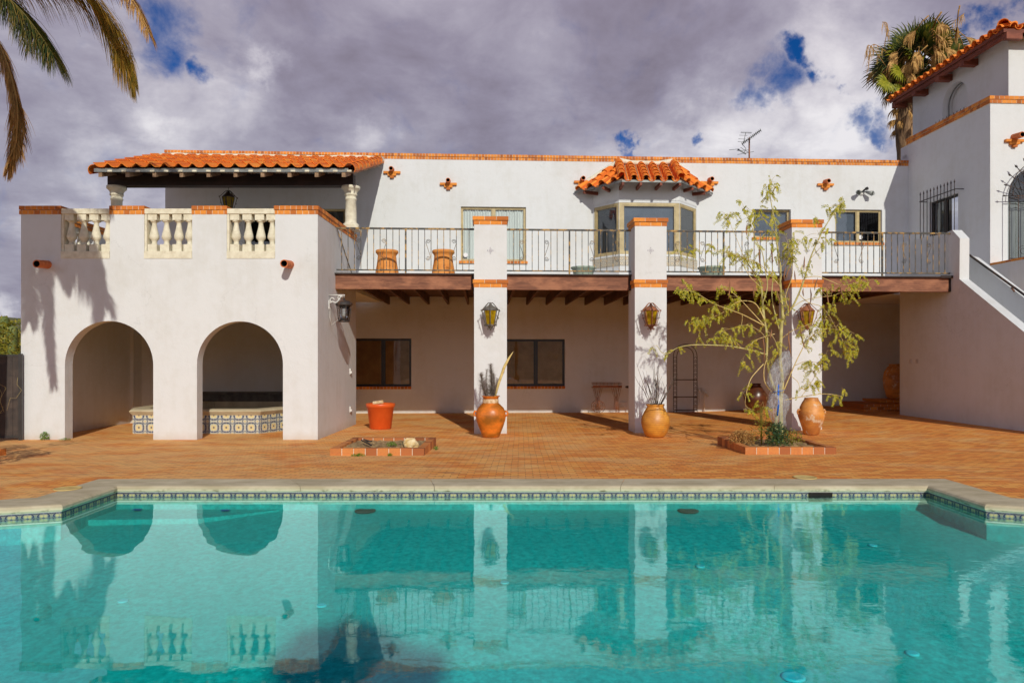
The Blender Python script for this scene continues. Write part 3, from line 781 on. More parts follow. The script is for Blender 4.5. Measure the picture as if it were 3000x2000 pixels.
# bay roof
VE = VW-k-.68
E = [(ha(1683)+.02, -.12), (hv(1822, VE), -(k+.68)), (hv(1996, VE), -(k+.68)), (hv(2088, VW-.1), -.12)]
E[0] = (ha(1683), -.06); E[3] = (ha(2086), -.06)
ze = hz(1900, 527, VE); zp = hz(1890, 484, VW)
T_ = [(ha(1812), -.02), (ha(1812), -.02), (ha(1972), -.02), (ha(1972), -.02)]
rt = MB(); rm = MB(); rb = MB(); fl = MB()
zeo = [ze-.02, ze, ze, ze-.02]
for i in range(3):
    a, b, c, d = E[i], E[i+1], T_[i+1], T_[i]
    rb.face([PW(*a, zeo[i]-.05), PW(*b, zeo[i+1]-.05), PW(*c, zp-.05), PW(*d, zp-.05)])
    rb.face([PW(*a, zeo[i]-.05), PW(*b, zeo[i+1]-.05), PW(*b, zeo[i+1]-.02), PW(*a, zeo[i]-.02)])
    rb.face([PW(*a, zeo[i]-.02), PW(*b, zeo[i+1]-.02), PW(*c, zp-.02), PW(*d, zp-.02)])
    # metal drip edge
    Q = Plane(PW(*a, 0), PW(*b, 0)); fl.box(0, Q.L, -.012, -.004, ze-.075, ze-.01, Q)
    # barrel tiles climbing the slope
    pa, pb = Vector(PW(*a, zeo[i])), Vector(PW(*b, zeo[i+1])); pc, pd = Vector(PW(*c, zp)), Vector(PW(*d, zp))
    edge = pb-pa; upn = edge.cross(pd-pa if i else pc-pa).normalized()
    nrm = upn if upn.z > 0 else -upn
    FC = max(.05, min(.95, ((pc if i == 0 else pd)-pa).dot(edge.normalized())/edge.length))
    tent = lambda f: f/FC if f < FC else (1-f)/(1-FC)
    fall = nrm.cross(edge).normalized()
    if fall.z < 0: fall = -fall
    along = edge.normalized(); cnt = 5 if i == 1 else 4
    for q in range(cnt+(1 if i == 1 else 0)):
        f0 = (q+.5)/cnt if i != 1 else q/cnt
        base = pa.lerp(pb, f0)
        if i == 1:
            if q in (0, cnt): continue
            topp = pd.lerp(pc, f0)
        else:
            # run straight up the slope until the hip or the wall
            reach = tent((q+.5)/cnt)
            topp = base.lerp(pc if i == 0 else pd, 1.0) if False else base+(fall*((pc-pa if i == 0 else pd-pb).dot(fall)))*(reach if True else 1)
        vec = topp-base; Ln = vec.length
        if Ln < .15: continue
        seg = .34; ns = max(1, int(Ln/seg+.5)); dv = vec/ns
        for s_ in range(ns):
            lo = base+dv*s_-vec.normalized()*.06; hi = base+dv*(s_+1)+vec.normalized()*.03
            lift = nrm*(.012+.02)
            tile(rt, lo+nrm*.05, hi+nrm*.02, nrm, .125, .10)
    for q in range(cnt):
        f0 = (q+.5)/cnt if i == 1 else (q+1.0)/cnt
        base = pa.lerp(pb, min(f0, .98))
        reach = 1 if i == 1 else tent(min(f0, .98))
        if reach < .15: continue
        topp = pd.lerp(pc, f0) if i == 1 else base+(fall*((pc-pa if i == 0 else pd-pb).dot(fall)))*reach
        vec = topp-base
        tile(rt, base-vec.normalized()*.05+nrm*.085, topp+nrm*.07, nrm, .12, .11, False)
for hip, tp in ((E[1], T_[1]), (E[2], T_[2])):
    a = Vector(PW(*hip, ze)); b = Vector(PW(*tp, zp)); v = b-a
    for s_ in range(4):
        tile(rt, a+v*(s_/4)-v.normalized()*.05+Vector((0, 0, .12)), a+v*((s_+1)/4)+v.normalized()*.03+Vector((0, 0, .09)), (0, 0, 1), .135, .115)
bsub.append(('bay_roof', rt, TILE))
bsub.append(('roof_board', rb, RAFTER)); bsub.append(('drip_edge', fl, GREYMET))
# mortar run along the wall above the tiles
line = [(E[0][0]+.05, ze+.10), (E[0][0]+.5, ze+.36), (E[0][0]+.95, ze+.66), (T_[0][0]-.1, zp+.02), (T_[0][0]+.05, zp+.13), (T_[0][0]+.4, zp+.06), (T_[2][0]-.5, zp+.05), (T_[2][0]-.05, zp+.13), (T_[2][0]+.15, zp+.02), (E[3][0]-.9, ze+.62), (E[3][0]-.45, ze+.34), (E[3][0]-.05, ze+.1)]
rm.tube([PW(x, -.03, z) for x, z in line], [.06, .08, .075, .09, .09, .08, .08, .09, .09, .075, .07, .05], 8)
bsub.append(('mortar_flashing', rm, CASTSTONE))
rf = MB()
for i, fs in ((0, (.2, .62)), (1, (.02, .32, .66, .98)), (2, (.35, .75))):
    a, b = E[i], E[i+1]
    for f_ in fs:
        x = a[0]+(b[0]-a[0])*f_; y = a[1]+(b[1]-a[1])*f_
        cx_, cy_ = ((B0+B1)/2, 0)
        tx, ty = x+(cx_-x)*(.25 if i != 1 else .05), y+.6*(-y)
        dd = Vector((tx-x, ty-y)); nn_ = Vector((-dd.y, dd.x)).normalized()*.035
        pts = [(x-nn_.x, y-nn_.y), (x+nn_.x, y+nn_.y), (tx+nn_.x, ty+nn_.y), (tx-nn_.x, ty-nn_.y)]
        rf = MB(); rf.prism(pts, ze-.16, ze-.06, lambda a_, d_, z_: PW(a_, d_, z_)); bsub.append(('rafter_tail', rf, EAVEWOOD))
for q in bsub: obj(q[0], q[1], q[2], bay)
# ------------------------------------------------------------------ arcade block with terrace
AY = 15.46
AX0, AX1 = -10.76, W(931, 0, AY)[0]
AW = AX1-AX0
PA = Plane((AX0, AY), (AX1, AY))
ZW = 4.85; ZC = 5.036
arc = thing('arcade_block', ((AX0+AX1)/2, AY, 0), 'white stucco arcade block with two arches below a balustraded terrace', 'building wing')
def aa(px): return W(px, 0, AY)[0]-AX0
def az(py): return CAMZ-(py-CY)/F*AY
sp = []
for x0, x1, yt in ((190, 449, 940), (577, 829, 941)):
    sp.append((aa(x0), aa(x1), -.1, az(yt), .27, 1.0))
bal = [(aa(178), aa(322)), (aa(422), aa(563)), (aa(664), aa(806))]
zs_, zr_ = az(757), az(611)
m = MB()
wall_face(m, PA, 0, AW, -.1, ZW, sp+[(b[0], b[1], zs_-.001, ZW, .27) for b in bal])
# back sheet of the front wall, parapets, side wall, floor of the terrace, inner room
AD = 3.61
Pin = Plane((AX0+.0, AY+.27), (AX1, AY+.27))
mi_ = MB()
wall_face(mi_, Pin, .2, AW-.2, -.1, ZW, [(h[0], h[1], h[2], h[3], 0, 1.0) for h in sp]+[(b[0], b[1], zs_-.001, ZW, 0) for b in bal])
m.v += []; off = len(m.v)
for f in mi_.f: m.face([mi_.v[i] for i in reversed(f)])
m.box(AW-.27, AW, .001, AD, -.1, ZW, PA)                       # right side wall with parapet
m.box(0, .14, .001, 4.0, -.1, DZ-.05, PA)                      # left wall
m.box(.27, AW-.27, .27, 7.2, DZ-.22, DZ, PA)                   # terrace floor
m.box(.0, .27, 4.0, 7.2, -.1, DZ, PA)
for z0_, z1_ in ((DZ-.05, DZ+.35),): m.box(0, .25, .27, 7.0, z0_, z1_, PA)
for y0_ in (.27, 2.3, 4.6): m.box(0, .25, y0_, y0_+.5, DZ+.35, ZW, PA)
# curved back wall of the grotto
bw = [(AX0+.16, AY+.27), (AX0+.16, AY+3.9), (AX0+.25, AY+4.4), (AX0+.6, AY+4.75), (AX0+1.2, AY+4.9), (AX1-.38, AY+4.9)]
for i in range(len(bw)-1):
    a, b = bw[i], bw[i+1]
    m.face([(a[0], a[1], -.1), (b[0], b[1], -.1), (b[0], b[1], DZ-.2), (a[0], a[1], DZ-.2)], sm=True)
m.box(AW-.55, AW-.40, AD-.1, 4.95, -.1, DZ-.225, PA); m.box(AW-1.7, AW-1.45, 4.95, 7.3, -.1, DZ-.225, PA); m.box(AW-.27, AW-.002, AD, 7.2, DZ-.22, DZ, PA)
obj('wall', m, STUCCO, arc)
# brick caps
for lo, hi in ((0, bal[0][0]), (bal[0][1], bal[1][0]), (bal[1][1], bal[2][0])):
    c = MB(); cap2(c, PA, lo-(0 if lo else .03), hi, 0, .3, ZW, ZC, L=.125, over=.01); obj('brick_cap', c, [BRICK, MORTAR], arc)
c = MB(); cap2(c, PA, bal[2][1], AW, 0, .3, ZW, ZC, L=.125, over=.02)
PS = Plane((AX1, AY), (AX1, AY+AD))            # side wall seen from the right: d goes to the right, so mirror
PSi = lambda a, d, z: (AX1-d, AY+a, z)
bricks(c, PSi, .31, AD, -.008, .28, ZW, ZW+.089, L=.11); bricks(c, PSi, .33, AD+.02, -.025, .3, ZW+.097, ZC, L=.11)
obj('brick_cap', c, [BRICK, MORTAR], arc)
PLi = lambda a, d, z: (AX0+d, AY+a, z)
c = MB(); bricks(c, PLi, .31, 7.0, -.01, .26, ZW, ZW+.089, L=.2); bricks(c, PLi, .33, 7.0, -.025, .28, ZW+.097, ZC, L=.2)
obj('brick_cap', c, [BRICK, MORTAR], arc)
# balustrades
bp = [(.078, 0), (.078, .17)]
def baluster(mb, x, y, z0, z1):
    h = z1-z0; q = .098; s_ = h*.19
    mb.box(x-q, x+q, y-q, y+q, z0, z0+s_); mb.box(x-q, x+q, y-q, y+q, z1-s_*.85, z1)
    H_ = h-s_*1.85
    pr = [(.058, 0), (.046, .05), (.043, .13), (.055, .19), (.080, .26), (.083, .34), (.074, .45), (.058, .60), (.045, .76), (.038, .88), (.046, .93), (.072, .96), (.078, 1.0)]
    mb.lathe([(r*1.22, z*H_) for r, z in pr], (x, y, z0+s_), 20)
for b0, b1 in bal:
    r_ = MB()
    r_.box(b0+.003, b1-.003, .004, .25, zr_-.11, zr_, PA)
    ro = obj('balustrade_rail', r_, CASTSTONE, arc)
    s_ = MB(); s_.box(b0+.004, b1-.004, -.012, .262, zs_, zs_+.155, PA); obj('balustrade_sill', s_, CASTSTONE, arc)
    e = MB(); e.box(b0+.002, b0+.05, .02, .24, zs_+.156, zr_-.111, PA); obj('balustrade_jamb', e, CASTSTONE, arc)
    for k_ in range(4):
        q = MB(); x = AX0+b0+.16+k_*.268
        baluster(q, min(x, AX0+b1-.102), AY+.125, zs_+.156, zr_-.111)
        obj('baluster', q, CASTSTONE, arc)
for k_ in range(12):
    for s0 in (0.27+.5, 2.3+.5):
        if k_ < 5:
            q = MB(); baluster(q, AX0+.12, AY+s0+.2+k_*.3, DZ+.351, ZW-.001); obj('baluster', q, CASTSTONE, arc)
spout(arc, PA, aa(140), az(775), .36, .088, False); spout(arc, PA, aa(850), az(775), .40, .088, False)
# two outlets on the side wall
for py_ in (1087, 1198):
    Y = AX1/(1025-CX)*F; z = CAMZ-(py_-CY)/F*Y
    q = MB(); q.box(AX1+.001, AX1+.03, Y-.04, Y+.04, z-.07, z+.07); q.box(AX1+.03, AX1+.06, Y-.035, Y+.035, z-.05, z+.0)
    obj('wall_outlet', q, WHITEMET, arc)

# hot tub in the grotto
tub = thing('hot_tub', (-7.0, 17.5, 0), 'raised hot tub with blue patterned tiles and stone rim inside the arches', 'hot tub')
tp = [(-9.0, 16.66), (-6.04, 16.66), (-5.72, 17.35), (-4.93, 17.35), (-4.93, 20.1), (-8.6, 20.1), (-9.3, 19.0), (-9.3, 17.3)]
ti = offset_poly(tp, -.36)
TZ = .43; m = MB()
acc = 0
for i in range(len(tp)):
    a, b = tp[i], tp[(i+1) % len(tp)]; L = (Vector(b)-Vector(a)).length
    m.face([(a[0], a[1], 0), (b[0], b[1], 0), (b[0], b[1], TZ), (a[0], a[1], TZ)], uv=[(acc, 0), (acc+L/.29, 0), (acc+L/.29, 1.5), (acc, 1.5)])
obj('tiled_side', m, TUBTILE, tub)
rim = MB(); lp = [(-.36, TZ-.25), (-.36, TZ+.13), (-.02, TZ+.14), (.05, TZ+.12), (.075, TZ+.09), (.03, TZ+.03), (0, TZ+.0)]
ls = [offset_poly(tp, d) for d, z in lp]
for i in range(len(tp)):
    j = (i+1) % len(tp)
    for q in range(len(lp)-1):
        rim.face([(*ls[q][i], lp[q][1]), (*ls[q+1][i], lp[q+1][1]), (*ls[q+1][j], lp[q+1][1]), (*ls[q][j], lp[q][1])], sm=q > 1)
obj('stone_rim', rim, COPING, tub)
wt = MB(); flat(wt, ti, None, TZ-.02); obj('tub_water', wt, glass_mat('dark_water', (.2, .35, .35), .05), tub)
fl_ = MB(); flat(fl_, ti, None, TZ-.5); obj('tub_floor', fl_, GREYCONC, tub)
bk = MB(); bk.box(-9.3, -4.95, 19.8, 20.3, 0, TZ+.32); bk.box(-9.3, -4.95, 19.73, 20.3, TZ+.321, TZ+.38); obj('back_ledge', bk, GREYCONC, tub)

# ------------------------------------------------------------------ terrace porch
YC = 18.5
porch = thing('terrace_porch', (-7.4, YC, DZ), 'tiled lean-to porch roof on stone columns above the arcade terrace', 'porch')
zbm, zbt = CAMZ-(547-CY)/F*YC, CAMZ-(516-CY)/F*YC+.03
xl, xr = (334-CX)/F*YC, (1038-CX)/F*YC
m = MB(); m.box(xl-.09, xr+.0, YC-.14, YC+.14, zbm, zbt)
obj('beam', m, DARKWOOD, porch)
cp = [(.235, 0), (.235, .07), (.2, .075), (.2, .10), (.155, .15), (.14, .18)]
def column(x, base, top):
    q = MB(); q.box(x-.235, x+.235, YC-.235, YC+.235, base, base+.09)
    h = top-base
    pr = [(.2, .09), (.21, .12), (.2, .16), (.152, .2), (.142, .25), (.146, h*.4), (.132, h-.36), (.15, h-.345), (.15, h-.31), (.134, h-.30), (.134, h-.245), (.16, h-.235), (.165, h-.20), (.15, h-.19), (.17, h-.13), (.21, h-.08), (.235, h-.065), (.235, h)]
    q.lathe(pr, (x, YC, base), 28); obj('column', q, CASTSTONE, porch)
column((342-CX)/F*YC, DZ, zbm); column((1028-CX)/F*YC, 5.04, zbm)
EL, ER, ZE, YE = -10.50, -4.24, 6.42, 17.75
TL, TR, ZTp, YT = -11.35, -4.50, 8.06, 22.75
def YTx(x): return VW/CT+.05*x-.03     # the house wall is slightly turned
def eave(f): return Vector((EL+(ER-EL)*f, YE, ZE))
def topp(f):
    x = TL+(TR-TL)*f; return Vector((x, YTx(x), ZTp))
NC, NR = 18, 8
tm = MB(); sl = (topp(.5)-eave(.5)); nup = Vector((1, 0, 0)).cross(sl).normalized()
def stile(mb, P, f0, f1, r0, r1, lift, A=.05, th=.018, n=10):
    def pt(s_, g, up): 
        a, b = eave(f0+(f1-f0)*s_), topp(f0+(f1-f0)*s_)
        h = A*(cos(2*pi*s_)*.8+.25*cos(4*pi*s_)) if s_ < 2 else 0
        return a.lerp(b, g)+nup*(h+up+.075)
    lo = [pt(k/n, r0, lift) for k in range(n+1)]; hi = [pt(k/n, r1, .0) for k in range(n+1)]
    lb = [p-nup*th for p in lo]; hb = [p-nup*th for p in hi]
    for k in range(n):
        mb.face([lo[k], lo[k+1], hi[k+1], hi[k]], sm=True); mb.face([lb[k+1], lb[k], hb[k], hb[k+1]], sm=True); mb.face([lb[k], lb[k+1], lo[k+1], lo[k]])
    mb.face([lb[0], lo[0], hi[0], hb[0]]); mb.face([lo[n], lb[n], hb[n], hi[n]])
NR = 7
for c_ in range(NC):
    for r_ in range(NR):
        j = random.uniform(-.004, .004); q = random.uniform(-.002, .002)
        stile(tm, None, c_/NC-.001, (c_+1)/NC+.001, r_/NR-.018+q, (r_+1)/NR+.004, .042+j, A=.058, th=.022)
# verge tiles down the right edge and the rolled left corner
for e_, sx in ((1, 1),):
    a, b = eave(1), topp(1); v = b-a; vn = v.normalized()
    for r_ in range(9):
        lo = a+v*(r_/9)-vn*.06; hi = a+v*((r_+1)/9)+vn*.03
        tile(tm, lo+nup*.02+Vector((.03, 0, 0)), hi+nup*-.005+Vector((.03, 0, 0)), nup+Vector((.55, 0, 0)), .15, .135, True, n=10, span=pi*1.05)
a, b = eave(0), topp(0); v = b-a; vn = v.normalized()
for r_ in range(9):
    tile(tm, a+v*(r_/9)-vn*.05+Vector((-.02, 0, -.02)), a+v*((r_+1)/9)+vn*.03+Vector((-.02, 0, -.04)), nup-Vector((.8, 0, 0)), .15, .135, True, n=10, span=pi*1.0)
obj('tile_roof', tm, TILE, porch)
q = MB()
q.face([eave(0), eave(1), topp(1), topp(0)]); q.face([p_-nup*.06 for p_ in (topp(0), topp(1), eave(1), eave(0))])
obj('roof_board', q, JOIST, porch)
q = MB(); q.box(EL-.02, ER, YE-.045, YE-.03, ZE-.07, ZE+.02); obj('fascia', q, GREYMET, porch)
for k_ in range(10):
    x = EL+.12+k_*(ER-EL-.24)/9
    a = Vector((x, YE+.0, ZE-.2)); q = MB(); s_ = sl.z/sl.y
    q.face([(x-.045, YE-.02, ZE-.19), (x+.045, YE-.02, ZE-.19), (x+.045, YE-.02, ZE-.07), (x-.045, YE-.02, ZE-.07)])
    for sgn in (-1, 1):
        pts = [(x+sgn*.045, YE-.02, ZE-.19), (x+sgn*.045, 22.2, ZE-.19+4.47*s_), (x+sgn*.045, 22.2, ZE-.07+4.47*s_), (x+sgn*.045, YE-.02, ZE-.07)]
        q.face(pts if sgn > 0 else pts[::-1])
    q.face([(x-.045, YE-.02, ZE-.19), (x-.045, 22.2, ZE-.19+4.47*s_), (x+.045, 22.2, ZE-.19+4.47*s_), (x+.045, YE-.02, ZE-.19)])
    obj('rafter', q, RAFTER, porch)
q = MB()
for k_ in range(18):
    x = EL+.2+(k_+.5)*(ER-EL)/18; q.lathe([(.06, 0), (.06, .05)], (x, YE-.052, ZE-.075), 12, sy=.25)
obj('mortar_plug', q, CASTSTONE, porch)
q = MB(); pts = [topp(k_/12)+Vector((0, -.04, .08+random.uniform(-.015, .02))) for k_ in range(13)]
q.tube(pts, .06, 8); pts2 = [topp(1)+Vector((.1, -.05, .06)), topp(1)+Vector((.14, -.25, -.06)), topp(1)+Vector((.15, -.45, -.2))]
q.tube(pts2, [.07, .06, .03], 8); obj('mortar_flashing', q, CASTSTONE, porch)

# ------------------------------------------------------------------ balcony, pillars, railings
UL = hw(0, 0, 0)
UB0 = AX1*CT+16.92*ST; UB1 = 11.5
VBm = 17.12
PB = Plane(hw(UB0, VBm, 0), hw(UB1, VBm, 0))
def ba(px): return hu(px, VBm)-UB0
def bz(px, py): return hz(px, py, VBm)
ZB0, ZB1 = bz(1400, 848), bz(1400, 806)
balc = thing('balcony', hw(3.5, VBm, ZB0), 'long upper balcony with brown timber beams on three white pillars', 'balcony')
pil = [(1389, 1485), (1860, 1953), (2320, 2408)]
PP = Plane(hw(0, VP, 0), hw(1, VP, 0))
segs = []; last = 0
for x0, x1 in pil:
    u0, u1 = hu(x0, VP)-UB0, hu(x1, VP)-UB0
    segs.append((last, u0)); last = u1
segs.append((last, UB1-UB0))
for i, (s0, s1) in enumerate(segs):
    m = MB(); m.box(s0+.004, s1-.004-(.06 if i == 3 else 0), 0, .13, ZB0, ZB1, PB); obj('fascia_beam', m, BEAM, balc)
    if i in (0, 1, 3):
        m = MB(); m.box(s1-.06, s1-.005, -.006, .16, ZB0-.0, ZB1+.0, PB); obj('beam_end', m, DARKWOOD, balc)
m = MB(); T1 = UB1-UB0
m.box(0.0, T1-.0, -.05, 6.0, ZB1+.012, DZ+.025, PB); obj('deck_slab', m, DECKEDGE, balc)
m = MB(); m.box(0.0, T1+.02, -.07, -.02, ZB1+.0, ZB1+.03, PB); m.box(T1-.3, T1+.03, -.08, -.06, ZB1-.01, ZB1+.05, PB); obj('drip_edge', m, DARKWOOD, balc)
m = MB(); m.box(0.1, T1-.1, .15, 5.95, ZB1-.012, ZB1+.008, PB); obj('soffit_board', m, JOIST, balc)
k_ = 0; x = .45
while x < T1-.1:
    m = MB(); m.box(x, x+.06, .14, 5.93, ZB1-.26, ZB1-.013, PB); obj('joist', m, JOIST, balc); x += .63
obj('landing_slab', (lambda b: (b.box(11.75, 14.06, 18.7, 23.1, DZ-.2, DZ, hw), b.box(11.502, 11.749, 19.6, 23.1, DZ-.2, DZ-.003, hw), b)[2])(MB()), STUCCO, balc)

LABP = ['white stucco pillar behind the glazed amphora, leftmost of three', 'white stucco pillar behind the banded jar of bare sticks', 'white stucco pillar behind the leafy young tree']
for i, (x0, x1) in enumerate(pil):
    u0, u1 = hu(x0, VP), hu(x1, VP); dp = .74
    o = thing('balcony_pillar', hw((u0+u1)/2, VP, 0), LABP[i], 'pillar', 'white pillars under the balcony')
    Pp = Plane(hw(u0, VP, 0), hw(u1, VP, 0)); w = u1-u0
    zt_ = 5.05-.19; zmid = (hz((x0+x1)/2, 842, VP), hz((x0+x1)/2, 819, VP))
    m = MB(); 
    m.box(0, w, 0, dp, -.1, zmid[0], Pp); m.box(0, w, 0, dp, zmid[1], zt_, Pp); m.box(.01, w-.01, .02, dp-.01, zmid[0], zmid[1], Pp)
    obj('shaft', m, STUCCO, o)
    c = MB(); cap2(c, Pp, 0, w, 0, dp, zt_, 5.05, L=.25, over=.035); obj('brick_cap', c, [BRICK, MORTAR], o)
    c = MB(); cap2(c, Pp, 0, w, 0, .4, zmid[0], zmid[1], L=.25, over=.03); obj('brick_band', c, [BRICK, MORTAR], o)
    c = MB(); zc = hz((x0+x1)/2, 734, VP); e = .036
    c.face([Pp(w/2-e, -.006, zc-e), Pp(w/2+e, -.006, zc-e), Pp(w/2+e, -.006, zc+e), Pp(w/2-e, -.006, zc+e)], uv=[(0, 0), (2, 0), (2, 2), (0, 2)])
    for dx, dz in ((1, 0), (-1, 0), (0, 1), (0, -1)):
        cx, cz = w/2+dx*.062, zc+dz*.062
        c.face([Pp(cx-.02, -.006, cz), Pp(cx, -.006, cz-.02), Pp(cx+.02, -.006, cz), Pp(cx, -.006, cz+.02)], uv=[(.1, .1), (.5, .1), (.5, .5), (.1, .5)])
    obj('tile_inlay', c, INLAY, o)

zr1, zr0 = bz(1100, 668), bz(1100, 790)
LABR = ['iron balcony railing section left of the first pillar, before terracotta pots', 'iron balcony railing section between the first and middle pillars',
        'iron balcony railing section behind the top of the leafy tree', 'rust flecked iron railing section ending at the stair wall']
posts = [[1188], [1669], [2122], [2588]]
scr = [[1050, 1124, 1254, 1330], [1529, 1602, 1735, 1808], [1987, 2060, 2190, 2262], [2453, 2526, 2652, 2725]]
def spiral(mb, P, a, z, r, sgn, up):
    pts = []
    for k in range(27):
        t = k/26; w_ = t*3.2*pi; rr = r*(1-t*.75)
        pts.append(P(a+sgn*(-cos(w_))*rr*up*1., 0, z+up*sin(w_)*rr))
    mb.tube(pts, .006, 5)
for i, (s0, s1) in enumerate(segs):
    s0 += 0.0; PR = Plane(PB(0, .05, 0)[:2], PB(T1, .05, 0)[:2])
    o = thing('balcony_railing', PR((s0+s1)/2, 0, DZ), LABR[i], 'railing', 'iron railings along the balcony edge')
    if i == 0: s0 += .02
    if i == 3: s1 = hu(2786, VBm)-UB0
    for nm, z, hh in (('top_rail', zr1, .02), ('bottom_rail', zr0, .014)):
        m = MB(); m.box(s0, s1, -.022, .022, z-hh, z+hh, PR); obj(nm, m, RAIL, o)
    for p_ in posts[i]:
        a = ba(p_); m = MB(); m.box(a-.019, a+.019, -.019, .019, DZ+.025, zr1-.021, PR); obj('post', m, RAIL, o)
    x = s0+(.17 if i else .12); kk = 0
    while x < s1-.05:
        if all(abs(x-ba(p_)) > .06 for p_ in posts[i]):
            m = MB(); m.box(x-.0075, x+.0075, -.0075, .0075, zr0+.015, zr1-.021, PR); obj('baluster', m, RAIL, o)
        x += .1505
    for p_ in scr[i]:
        a = ba(p_); dirn = 1 if (scr[i].index(p_) % 2) else -1; m = MB()
        r = .055; zt2, zb2 = zr1-.30, zr0+.29
        spiral(m, PR, a, zt2, r, dirn, 1); spiral(m, PR, a, zb2, r, dirn, -1)
        m.tube([PR(a-dirn*r*-1*.95 if False else a+dirn*r, 0, zt2-.01), PR(a+dirn*r*.9, 0, zt2-.05), PR(a-dirn*r*.9, 0, zb2+.05), PR(a-dirn*r, 0, zb2+.01)], .006, 5)
        obj('scroll', m, RAIL, o)
    if i == 0:
        m = MB(); m.tube([PR(.04, 0, zr1-.03), PR(.30, .5, DZ+.03)], .012, 6); obj('brace', m, RAIL, o)

# ------------------------------------------------------------------ stair
stair = thing('garden_stair', hw(12.0, 16, 0), 'white stucco outdoor stair descending forward beside the tower wing', 'stair')
US = 11.5; TK = .24
def sv(px): return side(px, US)
def sp_(px, py):
    v, Y = side(px, US); return v, CAMZ-(py-CY)/F*Y
pf = [sp_(2636, 712), sp_(2765, 684), sp_(2790, 674), sp_(2812, 698), sp_(2811, 817.5), sp_(3000, 972)]
v5, z5 = pf[5]; v4, z4 = pf[4]; slp = (z5-z4)/(v5-v4)
pf.append((v5-3.0, max(.9, z5-3.0*slp)))
vEnd = pf[-1][0]
m = MB()
poly = pf+[(vEnd, -.1), (pf[0][0], -.1)]
for i in range(len(poly)):
    a, b = poly[i], poly[(i+1) % len(poly)]
    m.face([hw(US, a[0], a[1]), hw(US+TK, a[0], a[1]), hw(US+TK, b[0], b[1]), hw(US, b[0], b[1])])
for du, rev in ((0, 0), (TK, 1)):
    tr = tessellate_polygon([[Vector((a, b, 0)) for a, b in poly]])
    for t_ in tr:
        q = [hw(US+du, *poly[i]) for i in t_]; m.face(q)
# steps and the wall on the far side
ns = 20; vtop = 18.69
for k_ in range(ns):
    v = vtop-.278*k_; z = DZ-.185*(k_+1)
    if z < .2: break
    m.box(US+TK+.001, 12.599, v-.277, v, 0, z, hw)
wl = [(19.25, 4.80), (side(2846, 12.6)[0], 4.36), (side(3000, 12.6)[0]-.0, CAMZ-(868-CY)/F*side(3000, 12.6)[1]-.03), (13.0, .9), (13.0, -.1), (19.0, -.1)]
for t_ in tessellate_polygon([[Vector((a, b, 0)) for a, b in wl]]):
    m.face([hw(12.6, *wl[i]) for i in t_])
for i in range(len(wl)):
    a, b = wl[i], wl[(i+1) % len(wl)]; m.face([hw(12.6, *a), hw(12.8, *a), hw(12.8, *b), hw(12.6, *b)])
m.box(US+TK+.001, 14.05, 18.71, 18.9, -.1, DZ-.201, hw)
obj('stair_wall', m, STUCCO, stair)
m = MB()
h0, h1 = (side(2840, 12.52)[0], CAMZ-(747-CY)/F*side(2840, 12.52)[1]), (side(3000, 12.52)[0], CAMZ-(863-CY)/F*side(3000, 12.52)[1])
sl2 = (h1[1]-h0[1])/(h1[0]-h0[0])
m.tube([hw(12.52, h0[0]+.6, h0[1]+.1), hw(12.52, *h0), hw(12.52, *h1), hw(12.52, h1[0]-2, h1[1]-2*sl2)], .028, 8); obj('handrail', m, IRON, stair)
m = MB(); vb, Yb = side(2963, 12.52); m.tube([hw(12.52, vb, CAMZ-(842-CY)/F*Yb), hw(12.6, vb, CAMZ-(848-CY)/F*Yb-.05)], .02, 6); obj('handrail_bracket', m, RUSTIRON, stair)
vo, Yo = side(2668, US)
for px in (2668, 2687):
    vo, Yo = side(px, US); zo = CAMZ-(1058-CY)/F*Yo
    m = MB(); m.box(US-.012, US, vo-.05, vo+.05, zo-.06, zo+.06, hw); m.box(US-.02, US-.012, vo-.02, vo+.02, zo-.04, zo+.04, hw); obj('wall_outlet', m, SHSTUC, stair)

# ------------------------------------------------------------------ tower wing
tw = thing('tower_wing', hw(15.5, 19.3, 0), 'tall white stucco wing with belvedere tower at the right edge', 'tower')
VF = side(2901, U1)[0]
PSd = lambda a, d, z: hw(U1+d, 23.2-a, z)          # side wall: a runs from the back corner forward
PFr = Plane(hw(U1, VF, 0), hw(U1+6, VF, 0))
ZWG = 8.84
wv0, wv1 = side(2723, U1)[0], side(2807, U1)[0]
m = MB()
aF = 23.2-VF
def wall_faceP(mb, P, *a): wall_face(mb, P, *a)
hole = (23.2-wv0, 23.2-wv1, 5.2, 6.67, .18)
wall_face(m, PSd, 0, aF, -.1, ZWG, [hole])
wx0 = hu(2953, VF)-U1
awin = (wx0, wx0+1.75, 4.38, 7.1, .2, 1.0)
wall_face(m, PFr, 0, 6, -.1, ZWG, [awin])
m.box(.01, 6, .01, 4.2, ZWG-.4, ZWG-.3, lambda a, d, z: PFr(a, d, z))
m.box(0.01, 6, 3.9, 4.3, 8.0, ZWG, PFr); m.box(5.8, 6, .01, 3.9, -.1, ZWG, PFr)
m.box(0.002, .3, .25, 3.9, ZWG-.3, ZWG-.001, PFr)
obj('wall', m, STUCCO, tw)
c = MB(); L_ = aF
cap2(c, lambda a, d, z: hw(U1+d, VF+aF-a, z), .02, aF-.32, -.02, .28, ZWG, ZWG+.205, L=.14, over=.02)
cap2(c, PFr, -.02, 6, -.02, .3, ZWG, ZWG+.205, L=.14, over=.02)
obj('brick_cap', c, [BRICK, MORTAR], tw)
